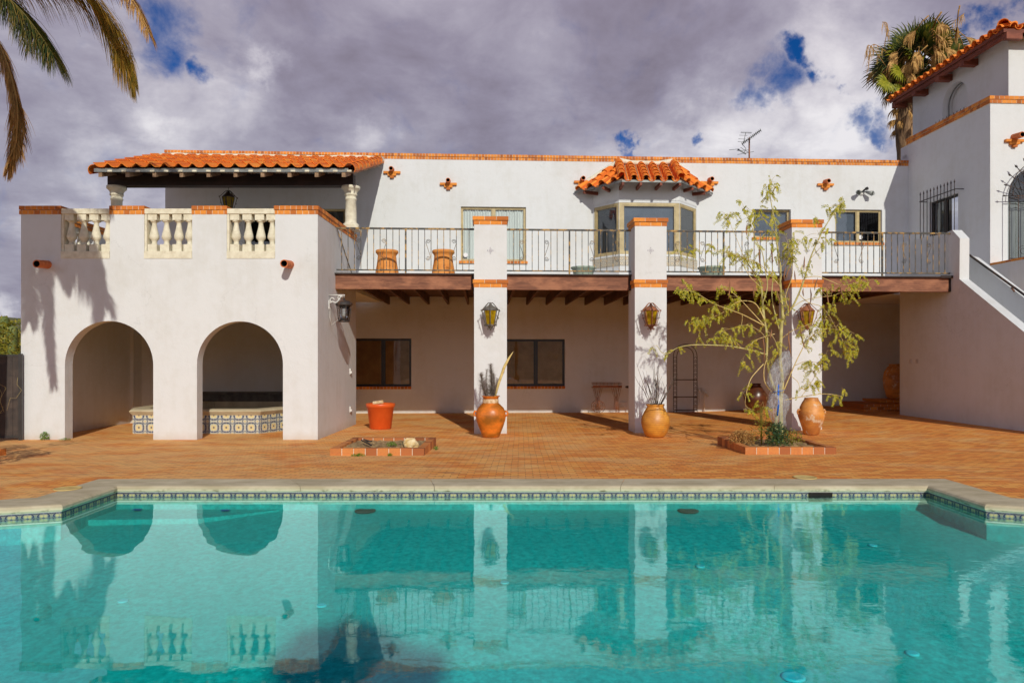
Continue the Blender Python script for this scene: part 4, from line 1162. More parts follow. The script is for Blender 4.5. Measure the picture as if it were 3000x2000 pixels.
# barred side window
wo = window(tw, PSd, *hole[:4], splits=((hole[0]+hole[1])/2,), frame=DARKFRAME, glass=GLASS, sill=False, d=.08, back=[GREYCURT, None])
g_ = MB(); pxs = [2696+10.0*k for k in range(11)]
for k_, p_ in enumerate(pxs):
    v_, Y_ = side(p_, U1-.24); zt2 = 6.95; g_.tube([hw(U1-.24, v_, 5.05), hw(U1-.24, v_, zt2)], .012, 6)
    g_.tube([hw(U1-.24, v_, zt2-.04), hw(U1-.24, v_, zt2-.01), hw(U1-.24, v_, zt2+.08)], [.012, .024, .002], 6)
va, vb = side(2694, U1-.24)[0], side(2800, U1-.24)[0]
for z in (5.1, 6.72):
    g_.tube([hw(U1, va, z), hw(U1-.24, va, z), hw(U1-.24, vb, z), hw(U1, vb, z)], .014, 6)
obj('window_grille', g_, IRON, tw)
# arched front window with scrolled grille
gp = MB(); gp.face([PFr(awin[0], .15, 4.3), PFr(awin[1], .15, 4.3), PFr(awin[1], .15, 7.2), PFr(awin[0], .15, 7.2)]); obj('arched_pane', gp, GLASS, tw)
gp = MB(); 
for k in range(50):
    a = awin[0]+.035*k; b = a+.035
    gp.face([PFr(a, .22+.02*sin(k), 4.3), PFr(b, .22+.02*sin(k+1), 4.3), PFr(b, .22+.02*sin(k+1), 6.15), PFr(a, .22+.02*sin(k), 6.15)], sm=True)
obj('curtain', gp, GREYCURT, tw)
gp = MB(); gp.box(awin[0], awin[1], .5, .52, 4.3, 7.2, PFr); obj('room_wall', gp, DARKROOM, tw)
g_ = MB(); cxw = (awin[0]+awin[1])/2; zsp = awin[3]-(awin[1]-awin[0])/2; rr = .99
arc_ = [(cxw-rr*cos(pi*k/24), zsp+rr*sin(pi*k/24)) for k in range(25)]
D_g = -.22
g_.tube([PFr(x, D_g, z) for x, z in arc_], .012, 6)
g_.tube([PFr(cxw-(rr-.09)*cos(pi*k/24), D_g, zsp+(rr-.09)*sin(pi*k/24)) for k in range(25)], .012, 6)
for z in (zsp, zsp-.06, 4.5): g_.tube([PFr(cxw-rr, D_g, z), PFr(cxw+rr, D_g, z)], .013, 6)
for k in range(13):
    w_ = pi*k/12; e = rr+.13
    g_.tube([PFr(cxw-.2*cos(w_), D_g, zsp+.2*sin(w_)), PFr(cxw-rr*cos(w_), D_g, zsp+rr*sin(w_)), PFr(cxw-e*cos(w_), D_g, zsp+e*sin(w_))], [.01, .01, .01], 6)
    g_.tube([PFr(cxw-(e-.02)*cos(w_), D_g, zsp+(e-.02)*sin(w_)), PFr(cxw-(e+.02)*cos(w_), D_g, zsp+(e+.02)*sin(w_)), PFr(cxw-(e+.09)*cos(w_), D_g, zsp+(e+.09)*sin(w_))], [.01, .028, .002], 6)
for k in range(9):
    x = cxw-rr+2*rr*k/8; g_.tube([PFr(x, D_g, 4.4), PFr(x, D_g, zsp)], .012, 6)
for k in range(4): spiral(g_, lambda a, d, z: PFr(a, D_g, z), cxw-.6+k*.4, 4.72, .15, 1, 1)
obj('window_grille', g_, IRON, tw)
spout(tw, PFr, hu(2967, VF)-U1+.02, hz(2967, 402, VF), .34, .085)
# low bay wall with brick sill in front of the arched window
m = MB(); m.box(U1, U1+5, 17.5, VF-.003, -.1, 4.33, hw); obj('bay_wall', m, STUCCO, tw)
m = MB(); bricks(m, lambda a, d, z: hw(U1+d, VF-.01-a, z), 0, 1.8, -.02, .28, 4.33, 4.39, L=.2); obj('sill', m, [BRICK, MORTAR], tw)
# belvedere
UT = 15.2; vN, vFf = side(2954.6, UT)[0], side(2674, UT)[0]
PTs = lambda a, d, z: hw(UT+d, vFf-a, z)
PTf = Plane(hw(UT, vN, 0), hw(UT+5, vN, 0))
na0, na1 = vFf-side(2761, UT)[0], vFf-side(2834, UT)[0]
ZTT = 11.1; m = MB()
wall_face(m, PTs, 0, vFf-vN, 7.5, ZTT, [(na0, na1, 8.9, 10.66, .32, 1.0)])
wall_face(m, PTf, 0, 5, 7.5, ZTT, [])
m.box(0, 5, 0, vFf-vN, ZTT-.02, ZTT, lambda a, d, z: hw(UT+a, vN+d, z))
m.box(0, 5, 0, .25, 7.5, ZTT-.03, lambda a, d, z: hw(UT+a+.002, vFf-.25+d, z))
m.box(4.75, 5, .01, vFf-vN-.26, 7.5, ZTT-.03, lambda a, d, z: hw(UT+a, vN+d, z))
obj('belvedere_wall', m, STUCCO, tw)
m = MB(); rN = (na1-na0)/2-.03; cN = (na0+na1)/2
m.tube([PTs(cN-rN, .2, 8.9)]+[PTs(cN-rN*cos(pi*k/20), .2, 10.66-.03-rN+rN*sin(pi*k/20)) for k in range(21)]+[PTs(cN+rN, .2, 8.9)], .022, 6); obj('niche_frame', m, GREYMET, tw)
m = MB(); m.box(na0-.2, na1+.2, .33, .36, 8.6, 10.9, PTs); obj('niche_back', m, STUCCO, tw)
# eaves: boards, beams, tiles
UE, VE0, VE1, ZEv = 14.68, vN-.5, vFf+.55, 11.07
m = MB(); rise = .33; Wd = 3.0
def rf_(u, v, e=0):   # hipped roof height
    return ZEv+e+rise*min(u-UE, v-VE0, VE1-v)
E_ = [(UE, VE0), (UE+6, VE0), (UE+6, VE1), (UE, VE1)]
rg = (VE1-VE0)/2
R1 = (UE+rg, VE0+rg); R2 = (UE+6, VE0+rg)
def q3(u, v, z): return hw(u, v, z)
for dz, fl2 in ((0, 0), (-.06, 1)):
    for poly_ in ([(UE, VE1), (UE, VE0), R1], [(UE, VE0), (UE+6, VE0), R2, R1], [(UE+6, VE1), (UE, VE1), R1, R2]):
        m.face([hw(u, v, (ZEv if (u, v) not in (R1, R2) else ZEv+rise*rg)+dz) for u, v in (poly_ if not fl2 else poly_[::-1])])
m.box(UE, UE+.03, VE0, VE1, ZEv-.1, ZEv-.001, hw); m.box(UE+.03, UE+6, VE0, VE0+.03, ZEv-.1, ZEv-.001, hw)
obj('roof_board', m, EAVEWOOD, tw)
tm = MB(); v = VE0+.1
while v < VE1-.1:
    rmx = min(v-VE0, VE1-v)
    up = Vector((-ST*0-rise, 0, 1)); up = Vector(hw(-rise, 0, 1))-Vector(hw(0, 0, 0)); up.normalize()
    L_ = max(.25, rmx*1.0); ns_ = max(1, int(L_/.38))
    for s_ in range(min(ns_, 6)):
        u0, u1 = UE-.07+s_*.38, UE+.04+(s_+1)*.38
        tile(tm, hw(u0, v, ZEv+rise*(u0-UE)+.05), hw(u1, v, ZEv+rise*(u1-UE)+.02), up, .125, .11)
    tile(tm, hw(UE-.05, v+.17, ZEv+.09), hw(UE+L_, v+.17, ZEv+.07+rise*L_), up, .12, .11, False)
    v += .34
u = UE+.25; upf = (Vector(hw(0, -rise, 1))-Vector(hw(0, 0, 0))).normalized()
while u < UE+5.5:
    L_ = min(u-UE, 2.4)
    for s_ in range(max(1, int(L_/.38))):
        v0, v1 = VE0-.07+s_*.38, VE0+.04+(s_+1)*.38
        tile(tm, hw(u, v0, ZEv+rise*(v0-VE0)+.05), hw(u, v1, ZEv+rise*(v1-VE0)+.02), upf, .125, .11)
    tile(tm, hw(u+.17, VE0-.05, ZEv+.09), hw(u+.17, VE0+L_, ZEv+.07+rise*L_), upf, .12, .11, False)
    u += .34
for s_ in range(8):
    a = Vector(hw(UE-.06+s_*.36, VE0-.06+s_*.36, ZEv+.10+s_*.36*rise)); b = Vector(hw(UE+.38+s_*.36, VE0+.38+s_*.36, ZEv+.08+(s_+1)*.36*rise))
    tile(tm, a, b, (0, 0, 1), .15, .13)
obj('tile_roof', tm, TILE, tw)
for k_ in range(5):
    v = VE0+.02+(VE1-VE0-.2)*[0, .33, .55, .78, 1][k_]
    m = MB(); m.box(UE+.05, UT+.0, v-.07, v+.13 if k_ else v+.08, ZEv-.30, ZEv-.101, hw); obj('eave_beam', m, EAVEWOOD, tw)
m = MB(); m.box(UE+.06, UE+.2, VE0+.031, VE1-.1, ZEv-.2, ZEv-.102, hw); obj('eave_plate', m, EAVEWOOD, tw)
# iron pickets behind the wing parapet
for k_ in range(9):
    p_ = 2742+k_*10.3; v_, Y_ = side(p_, U1+.2); zt2 = ZWG+.205+.16
    m = MB(); m.tube([hw(U1+.2, v_, ZWG+.1), hw(U1+.2, v_, zt2-.06), hw(U1+.2, v_, zt2-.03), hw(U1+.2, v_, zt2+.03)], [.013, .013, .022, .002], 6); obj('picket', m, IRON, tw)
# ------------------------------------------------------------------ lanterns
def lantern(loc, label, metal, cat='lantern', group=None, arm=.28, hang=0, rz=0):
    o = thing('wall_lantern' if not hang else 'hanging_lantern', loc, label, cat, group, rz)
    x, y, z = loc
    def hexr(r, zz, off=pi/6): return [(x+r*cos(pi/3*k+off), y+r*sin(pi/3*k+off), z+zz) for k in range(6)]
    b0, b1 = hexr(.098, .13), hexr(.16, .46)
    m = MB()
    for k in range(6): m.face([b0[k], b0[(k+1) % 6], b1[(k+1) % 6], b1[k]])
    obj('glass', m, AMBER, o)
    m = MB()
    for k in range(6):
        m.tube([b0[k], b1[k]], .011, 6)
        for B in (b0, b1): m.tube([B[k], B[(k+1) % 6]], .012, 6)
        w_ = pi/3*k+pi/6; c, s_ = cos(w_), sin(w_)
        P = lambda r, zz: (x+c*r, y+s_*r, z+zz)
        m.tube([P(.02, .625), P(.05, .635), P(.09, .60), P(.165, .52), P(.228, .455)], .009, 6)
        m.tube([P(.228, .455), P(.19, .30), P(.135, .14), P(.11, .10)], .008, 6)
        m.tube([P(.222, .45), P(.24, .475), P(.25, .452), P(.235, .44)], .008, 5)
        m.tube([P(.19, .30), P(.215, .295), P(.21, .275), P(.195, .28)], .006, 5)
        m.tube([P(.12, .12), P(.155, .105), P(.16, .13), P(.14, .135)], .007, 5)
        m.tube([P(.03, .045), P(.075, .02), P(.085, .045), P(.065, .055)], .006, 5)
    obj('frame', m, metal, o)
    m = MB(); m.lathe([(.165, .455), (.172, .47), (.15, .50), (.10, .545), (.05, .575), (.03, .60), (.02, .63), (.004, .64)], loc, 6); obj('lid', m, metal, o)
    m = MB(); m.lathe([(.004, 0.), (.018, .012), (.012, .03), (.05, .06), (.075, .10), (.10, .125)], loc, 12); obj('finial', m, metal, o)
    m = MB()
    if hang: m.tube([(x, y, z+.63), (x, y, z+.63+hang)], .008, 6)
    else: m.tube([(x, y+.12, z+.52), (x, y+arm*.6, z+.56), (x, y+arm, z+.5)], .012, 6); m.tube([(x, y+.08, z+.16), (x, y+arm, z+.2)], .012, 6); m.box(x-.05, x+.05, y+arm-.012, y+arm+.004, z+.12, z+.56)
    obj('bracket' if not hang else 'hanging_rod', m, metal, o)
    return o
LG = 'amber glass lanterns on the white pillars'
for px, lab, mt in ((1437, 'grey iron amber lantern on the leftmost pillar above the glazed amphora', GREYIRON),
                    (1907, 'rusty iron amber lantern on the middle pillar above the bare sticks', RUSTIRON),
                    (2365, 'rusty amber lantern half hidden by tree leaves on the right pillar', RUSTIRON)):
    v = VP-.30; z = hz(px, 968, v); lantern(hw(hu(px, v), v, z), lab, mt, group=LG, rz=0)
c = W(669, 640, 20.0); lantern((c[0], c[1], CAMZ-(628-CY)/F*20.0+.02), 'dark amber lantern hanging under the terrace porch roof', IRON, hang=.7)

YL = 4.36*F/559; xw = AX1
bl = thing('bracket_lantern', (xw, YL, 3.0), 'black caged lantern on a white scroll bracket at the arcade corner wall', 'lantern')
lx = xw+.34
def LZf(py): return CAMZ-(py-CY)/F*YL
m = MB(); m.lathe([(.125, LZf(943)), (.13, LZf(940)), (.11, LZf(938)), (.002, LZf(938))], (lx, YL, 0), 8)
for k in range(6):
    w_ = pi/3*k; m.tube([(lx+.12*cos(w_), YL+.12*sin(w_), LZf(942)), (lx+.165*cos(w_), YL+.165*sin(w_), LZf(895))], .01, 5)
for q in range(1, 9):
    r = .12+.045*q/9; zz = LZf(942)+(LZf(895)-LZf(942))*q/9
    m.tube([(lx+r*cos(pi/6*k), YL+r*sin(pi/6*k), zz) for k in range(13)], .003, 4)
obj('cage', m, IRON, bl)
m = MB(); m.lathe([(.165, LZf(897)), (.20, LZf(893)), (.19, LZf(888)), (.12, LZf(882)), (.03, LZf(879)), (.012, LZf(872)), (.004, LZf(870))], (lx, YL, 0), 8); obj('lid', m, IRON, bl)
m = MB(); m.lathe([(.10, LZf(941)), (.14, LZf(897))], (lx, YL, 0), 8); obj('glass', m, CLEARLAMP, bl)
m = MB(); m.lathe([(.03, LZf(940)), (.045, LZf(925)), (.045, LZf(905)), (.02, LZf(898))], (lx, YL, 0), 10); obj('bulb', m, WHITEMET, bl)
m = MB(); m.box(xw, xw+.02, YL-.05, YL+.05, LZf(905), LZf(880)); zt_ = LZf(864)
m.tube([(xw, YL, zt_), (lx+.02, YL, zt_)], .012, 6); m.tube([(lx, YL, zt_), (lx, YL, LZf(872))], .008, 6)
pts = []
for k in range(15):
    t_ = k/14; pts.append((xw+.02+(lx-xw-.05)*t_, YL, LZf(888)+(zt_-LZf(888))*(t_*t_)*.9+.03*sin(t_*9)))
m.tube(pts, .016, 6)
m.tube([(xw+.25+.05*cos(k*.6), YL, zt_-.06+.045*sin(k*.6)) for k in range(9)], .013, 6)
m.tube([(xw+.07+.05*cos(k*.6), YL, zt_-.11+.045*sin(k*.6)) for k in range(9)], .013, 6)
obj('scroll_bracket', m, WHITEMET, bl)
m = MB(); m.tube([(xw+.02, YL, LZf(900)), (xw+.03, YL-.05, LZf(930)), (xw+.06, YL-.03, LZf(952)), (lx-.12, YL, LZf(935))], .006, 5); obj('cable', m, WHITEMET, bl)

# ------------------------------------------------------------------ pots
def pot(name, X, Y, prof, mat, label, cat='pot', group=None, z=None, wob=.012, handles=None, crust=None, n=36, sub=None):
    z = gz(X, Y) if z is None else z
    o = thing(name, (X, Y, z), label, cat, group)
    m = MB(); hol = [(prof[-1][0]*.86, prof[-1][1]-.01), (prof[-1][0]*.78, prof[-1][1]-.12), (.01, prof[-1][1]-.16)]
    m.lathe(prof+hol, (X, Y, z), n, wob=wob); obj('body', m, mat, o)
    if handles:
        r, zz, hr = handles
        for s_ in (-1, 1):
            m = MB(); m.tube([(X+s_*(r-.02), Y, z+zz+hr), (X+s_*(r+hr*.6), Y, z+zz+hr*1.1), (X+s_*(r+hr), Y, z+zz+hr*.3), (X+s_*(r+hr*.8), Y, z+zz-hr*.6), (X+s_*(r-.01), Y, z+zz-hr)], [.026, .024, .022, .022, .026], 8)
            obj('handle', m, mat, o)
    if crust:
        r0, r1, z0, z1 = crust; m = MB(); m.lathe([(r0, z0), (r0+.012, z0+.02), (r1+.012, z1-.02), (r1, z1)], (X, Y, z), n, wob=.03); obj('crust_band', m, CRUST, o)
    return o
s1 = 15.9/F/2.24
def P_(lst, base, s): return [(r*s, (base-y)*s) for r, y in lst]
YA = 15.95; XA = (1438-CX)/F*YA
pot('amphora', XA, YA, P_([(50, 961), (58, 955), (66, 930), (82, 890), (95, 850), (99, 822), (96, 795), (84, 768), (64, 748), (50, 735), (47, 715), (50, 700), (60, 694), (61, 690)], 961, s1), POT1,
    'glazed orange amphora with two handles holding dried plumes', 'jar', handles=(.325, .52, .05), crust=(.166, .166, .745, .855))
YB = 16.0; XB = (1920-CX)/F*YB
pot('clay_jar', XB, YB, P_([(55, 956), (64, 950), (78, 925), (90, 890), (94, 860), (90, 830), (76, 796), (60, 770), (54, 758), (60, 746), (61, 741)], 957, s1), POT2,
    'ribbed yellow brown jar holding tall bare sticks beside the middle pillar', 'jar', wob=.015)
YC_ = 16.2; XC = (2377-CX)/F*YC_; s3 = YC_/F/2.24
pot('urn', XC, YC_, P_([(44, 1269), (50, 1262), (58, 1230), (72, 1190), (84, 1150), (83, 1128), (74, 1108), (72, 1092), (60, 1066), (47, 1045), (42, 1034), (43, 1030)], 1270, s3), POT3,
    'chipped brown urn with small ears in front of the right pillar', 'jar', handles=(.265, .50, .05))
YD = 22.3; XD = (2213-CX)/F*YD; s4 = YD/F/2.24
pot('dark_jar', XD, YD, P_([(38, 1143), (45, 1136), (66, 1090), (75, 1050), (70, 1020), (56, 995), (38, 972), (32, 962), (38, 952)], 1143, s4), POT4,
    'dark glazed jar with handles by the back wall in half shade', 'jar', handles=(.31, .52, .05))
# orange tub
YO = 17.9; XO = (1115-CX)/F*YO; so = YO/F
o = pot('plastic_pot', XO, YO, [(29*so, 0), (31*so, .01), (38.5*so, 62*so), (41.5*so, 63*so), (42.5*so, 72*so), (41*so, 74*so)], PLASTIC, 'smooth orange plastic plant pot with brick pieces on top', 'plant pot', wob=0)
m = MB(); m.lathe([(.3, 0), (.3, .04), (.002, .05)], (XO, YO, gz(XO, YO)+.50), 24); obj('potting_soil', m, SOIL, o)
zb_ = gz(XO, YO)+.55
for k, (dx, dy, dz, rz_, ln, lab) in enumerate(((-.03, -.02, .0, .05, .22, 'dark brick piece lying in the orange plastic pot'), (-.05, -.06, .075, .12, .26, 'pale brick piece tilted on top of the orange plastic pot'))):
    m = MB(); T = lambda a, b, c, k=k, rz_=rz_, dx=dx, dy=dy, dz=dz: (XO+dx+a*cos(rz_)-b*sin(rz_), YO+dy+a*sin(rz_)+b*cos(rz_), zb_+dz+c+(a*.13 if k else 0))
    m.box(-ln/2, ln/2, -.055, .055, 0.0, .07, T); obj('brick_piece', m, [CRUST if k else BRICK], None, lab, 'brick')
# terracotta pots on the deck
for px, lab in ((1134, 'flared terracotta pot on the balcony, left of the pair'), (1299, 'flared terracotta pot on the balcony nearest the first pillar')):
    Y = 18.3; X = (px-CX)/F*Y; s = Y/F/2.24
    pot('terracotta_pot', X, Y, [(.27, 0), (.30, .02), (.305, .08), (.285, .22), (.25, .42), (.235, .56), (.232, .60), (.262, .65), (.285, .665), (.285, .72), (.27, .735)], CLAY, lab, 'pot', 'terracotta pots on the balcony', z=DZ+.026, wob=.004)
for px, w_, lab in ((1709, .31, 'low pale green plastic bowl on the balcony left of the middle pillar'), (2085, .34, 'low pale green plastic bowl on the balcony behind the tree')):
    Y = 17.9; X = (px-CX)/F*Y
    pot('planter_bowl', X, Y, [(w_*.7, 0), (w_*.75, .03), (w_*.9, .2), (w_, .215), (w_*1.02, .25), (w_*.98, .26)], GREENPL, lab, 'planter', 'green bowls on the balcony', z=DZ+.026, wob=.0)
# dry stuff standing in the jars
def wisp(mb, p0, d, L, n, sp, r=.0022):
    for _ in range(n): pass
def bottlebrush(mb, a, b, R, n):
    a, b = Vector(a), Vector(b); v = b-a
    bend = Vector((random.uniform(-.05, .05), 0, 0))
    pts = [a+v*t_+bend*sin(pi*t_) for t_ in (0, .25, .5, .75, 1)]
    mb.tube(pts, [.004, .004, .004, .003, .001], 5)
    side_ = v.cross(Vector((0, 1, 0))).normalized(); fw_ = v.cross(side_).normalized()
    for k in range(n):
        t_ = .15+.83*k/n; p = a+v*t_+bend*sin(pi*t_); w_ = random.uniform(0, 2*pi)
        L = R*random.uniform(.7, 1.2)*(1-t_*.5)
        d = (side_*cos(w_)+fw_*sin(w_))*.9+v.normalized()*random.uniform(.3, .8); d.normalize()
        e = p+d*L+Vector((0, 0, -.02)); q = Vector((.0024, 0, 0)); mid = p.lerp(e, .5)+Vector((0, 0, .012))
        mb.face([p-q, p+q, mid+q, mid-q]); mb.face([mid-q, mid+q, e])
m = MB(); zt_ = gz(XA, YA)+.90
for bx, bz, ex, ez, R, n in ((-.02, 0, -.01, .72, .22, 620), (-.04, 0, -.22, .52, .22, 520), (.02, 0, .06, .52, .16, 300), (-.03, 0, -.09, .62, .15, 260), (.04, 0, .14, .42, .12, 180), (.0, 0, .0, .6, .16, 260)):
    bottlebrush(m, (XA+bx, YA+random.uniform(-.04, .04), zt_-.1), (XA+ex, YA+random.uniform(-.05, .05), zt_+ez), R, n)
obj('dried_plumes', m, DRY, None, 'grey feathery dried plumes standing in the orange amphora', 'dried plant')
m = MB(); pts = [(XA+.08, YA-.02, zt_-.05), (XA+.17, YA-.02, zt_+.28), (XA+.30, YA-.02, zt_+.66), (XA+.40, YA-.02, zt_+.85), (XA+.50, YA-.02, zt_+1.0)]
m.tube(pts, [.018, .028, .032, .024, .003], 8, flat=.45); obj('dried_pod', m, TWIG, None, 'long curved pale dried stalk rising from the orange amphora', 'dried plant')
m = MB(); zt_ = gz(XB, YB)+.72
sticks = [(-.02, -.46, .64), (-.03, -.40, .92), (-.01, -.28, .75), (-.02, -.22, .62), (.0, -.18, .50), (.02, -.06, .68), (.0, -.02, .80), (.02, .0, .95), (.04, .03, .72), (.05, .06, .85), (.0, -.10, .45), (.03, .10, .55), (.05, .42, .62), (.06, .52, .68), (.05, .36, .42), (.04, .30, .5), (.02, .01, .6), (.03, .05, .45), (.0, .08, .9)]
for bx, ex, L in sticks:
    y0, y1 = random.uniform(-.06, .06), random.uniform(-.12, .12); j = [random.uniform(-.025, .025) for _ in range(3)]
    pts = [(XB+bx+(ex-bx)*t_+j[i % 3]*sin(pi*t_), YB+y0+(y1-y0)*t_, zt_-.12+(L+.12)*t_) for i, t_ in enumerate((0, .3, .55, .8, 1))]
    m.tube(pts, [.009, .008, .007, .005, .003], 5)
    if random.random() < .7:
        p = Vector(pts[2]); m.tube([p, p+Vector((random.uniform(-.06, .09), 0, .16)), p+Vector((random.uniform(-.05, .1), 0, .3))], [.005, .004, .002], 4)
obj('bare_sticks', m, DRY, None, 'bundle of bare grey sticks standing in the ribbed jar', 'dried plant')

# ------------------------------------------------------------------ brick planters, low steps, gate
def planter(x0, x1, y0, y1, h, label, soil=.03, wb=.12):
    z = min(gz(x0, y1), gz(x0, y0)); zt = gz((x0+x1)/2, y0)+h
    o = thing('brick_planter', ((x0+x1)/2, (y0+y1)/2, z), label, 'planter', 'brick edged planting beds in the paving')
    m = MB()
    for P, L in ((lambda a, d, zz: (x0+a, y0+d, zz), x1-x0), (lambda a, d, zz: (x0+a, y1-d, zz), x1-x0)):
        bricks(m, P, 0, L, 0, wb, z-.05, zt, L=.2, g=.012)
    for P, L in ((lambda a, d, zz: (x0+d, y0+wb+.002+a, zz), y1-y0-2*wb-.004), (lambda a, d, zz: (x1-d, y0+wb+.002+a, zz), y1-y0-2*wb-.004)):
        bricks(m, P, 0, L, 0, wb, z-.05, zt-.002, L=.2, g=.012)
    obj('brick_rim', m, [BEDBRICK, MORTAR], o)
    m = MB(); nx, ny = 22, 16; a0, a1, b0, b1 = x0+wb-.01, x1-wb+.01, y0+wb-.01, y1-wb+.01
    hh = [[zt-h*.5+soil*random.uniform(-.6, 1) for _ in range(ny+1)] for _ in range(nx+1)]
    for i in range(nx):
        for j in range(ny):
            m.face([(a0+(a1-a0)*(i+p)/nx, b0+(b1-b0)*(j+q)/ny, hh[i+p][j+q]) for p, q in ((0, 0), (1, 0), (1, 1), (0, 1))], sm=True)
    obj('soil', m, SOIL, o); return zt
zp1 = planter(-3.29, -1.66, 12.42, 14.2, .12, 'empty brick edged bed with dry soil, a stone and pliers')
zp2 = planter(3.97, 5.57, 12.62, 14.4, .12, 'brick edged bed where the young leafy tree grows')
ed = MB(); bricks(ed, lambda a, d, z: (-10.4+a, 12.4+d, z), 0, 1.42, 0, .13, gz(-9, 12.4)-.02, gz(-9, 12.4)+.10, L=.2); obj('brick_edging', ed, [BRICK, MORTAR], None, 'short low brick edging cut off by the left edge of the photo', 'edging')
def blob(c, rx, ry, rz_, seed, n=14):
    rnd_ = random.Random(seed); m = MB(); ph = [rnd_.uniform(0, 6) for _ in range(6)]; vs = []
    for i in range(n+1):
        t_ = pi*i/n
        for k in range(n*2):
            w_ = pi*k/n; s_ = 1+.12*sin(3*w_+ph[0])*sin(t_*2+ph[1])+.08*sin(5*w_+ph[2]+t_*3)+.05*sin(7*t_+ph[3])
            vs.append((c[0]+rx*s_*sin(t_)*cos(w_), c[1]+ry*s_*sin(t_)*sin(w_), c[2]+rz_*s_*cos(t_)))
    m.v = vs
    for i in range(n):
        for k in range(2*n):
            q = (k+1) % (2*n); m.f.append((i*2*n+k, (i+1)*2*n+k, (i+1)*2*n+q, i*2*n+q)); m.mi.append(0); m.uv.append([(0, 0)]*4); m.sm.append(False)
    return m
obj('garden_rock', blob((-1.98, 13.0, zp1-.0), .13, .10, .11, 3), ROCK, None, 'yellowish rounded stone in the empty brick bed', 'rock')
m = MB(); zt_ = zp1+.0
m.tube([(-2.93, 13.25, zt_+.05), (-2.80, 13.1, zt_+.02), (-2.66, 12.85, zt_+.0)], [.012, .016, .012], 6); m.tube([(-2.90, 13.3, zt_+.06), (-2.78, 13.1, zt_+.05), (-2.70, 13.12, zt_+.04)], [.012, .016, .012], 6)
obj('garden_shears', m, DARKFRAME, None, 'black garden shears lying open on the dry soil', 'shears')
def tuft(c, R, H_, n, mat, name, label, cat, leaf=.02, seed=1):
    rnd_ = random.Random(seed); m = MB()
    for _ in range(n):
        w_ = rnd_.uniform(0, 2*pi); r = R*sqrt(rnd_.random()); hgt = H_*rnd_.uniform(.1, 1)*(1-.5*(r/R)**2)
        p = Vector((c[0]+r*cos(w_), c[1]+r*sin(w_)*.8, c[2]+hgt))
        a = Vector((rnd_.uniform(-1, 1), rnd_.uniform(-1, 1), rnd_.uniform(-.3, .8))).normalized()*leaf*rnd_.uniform(.6, 1.3)
        b = a.cross(Vector((rnd_.uniform(-1, 1), rnd_.uniform(-1, 1), rnd_.uniform(-1, 1)))).normalized()*leaf*.4
        m.face([p-a, p+b, p+a, p-b])
    for _ in range(max(3, n//25)):
        w_ = rnd_.uniform(0, 2*pi); r = R*.6*rnd_.random()
        m.tube([(c[0], c[1], c[2]), (c[0]+r*cos(w_)*.6, c[1]+r*sin(w_)*.6, c[2]+H_*.5), (c[0]+r*cos(w_), c[1]+r*sin(w_), c[2]+H_*.9)], [.004, .003, .001], 4)
    return obj(name, m, mat, None, label, cat)
tuft((-2.33, 13.0, zp1-.03), .10, .09, 130, WEED, 'weed', 'green weed tuft growing mid bed in the dry soil', 'weed', .016, 1)
tuft((-2.1, 13.2, zp1-.03), .16, .06, 110, IVY, 'weed', 'low dark weed patch beside the yellow stone', 'weed', .014, 2)
tuft((-2.78, 12.33, .07), .13, .05, 150, WEED, 'weed', 'bright weed at the front left foot of the empty bed', 'weed', .014, 3)
tuft((-2.24, 12.33, .07), .05, .05, 60, WEED, 'weed', 'tiny bright weed at the middle front of the empty bed', 'weed', .014, 4)
tuft((-1.57, 13.4, .04), .05, .09, 70, WEED, 'weed', 'small green weed at the right side of the empty bed', 'weed', .016, 5)
tuft((-10.2, 15.38, 0), .09, .2, 120, WEED, 'weed', 'leafy weed at the foot of the arcade beside the gate', 'weed', .024, 6)
tuft((-9.75, 15.36, 0), .12, .05, 110, WEED, 'weed', 'low weed at the left foot of the first arch', 'weed', .014, 7)
# planted undergrowth at the tree
tuft((4.72, 13.15, zp2-.05), .22, .48, 900, IVY, 'ground_plant', 'blue green bushy weed around the foot of the young tree', 'plant', .026, 8)
tuft((4.50, 13.35, zp2-.05), .22, .80, 420, BUSH, 'climbing_plant', 'sparse yellowing climber at the left of the tree foot', 'plant', .02, 9)
tuft((5.05, 13.3, zp2-.05), .22, .32, 320, BUSH, 'ground_plant', 'thin yellowish weed at the right of the tree foot', 'plant', .022, 10)
tuft((4.15, 13.4, zp2-.05), .24, .30, 900, PALMD, 'dry_brush', 'brown dead brush in the left part of the tree bed', 'dry plant', .022, 11)

# steps and jar at the far end under the balcony
def st_(px, py, Y): return W(px, py, Y)
sx0, sx1 = (2521-CX)/F*21.4, (2640-CX)/F*21.4+.8
o = thing('brick_steps', ((sx0+sx1)/2, 21.4, .1), 'two low brick steps in the shade behind the stair wall', 'steps')
m = MB()
for k in range(4): bricks(m, lambda a, d, z: (sx0+a, 21.2+d, z), 0, sx1-sx0, 0, 1.6, .06+.085*k, .06+.085*(k+1)-.004, L=.2, off=k % 2)
m.box(sx0, sx1, 21.2, 22.8, -.1, .06, None, 1)
obj('lower_step', m, [BRICK, MORTAR], o)
m = MB(); bricks(m, lambda a, d, z: (sx0+.75+a, 21.75+d, z), 0, sx1-sx0-.75, 0, 1.1, .405, .48, L=.2); obj('upper_step', m, [BRICK, MORTAR], o)
YJ = 22.1; XJ = (2628-CX)/F*YJ; pot('shaded_jar', XJ, YJ, [(.22, 0), (.3, .1), (.38, .38), (.40, .62), (.36, .85), (.27, 1.0), (.22, 1.04), (.24, 1.1)], POT3, 'tall clay jar standing on the brick steps behind the stair wall', 'jar', z=.48)

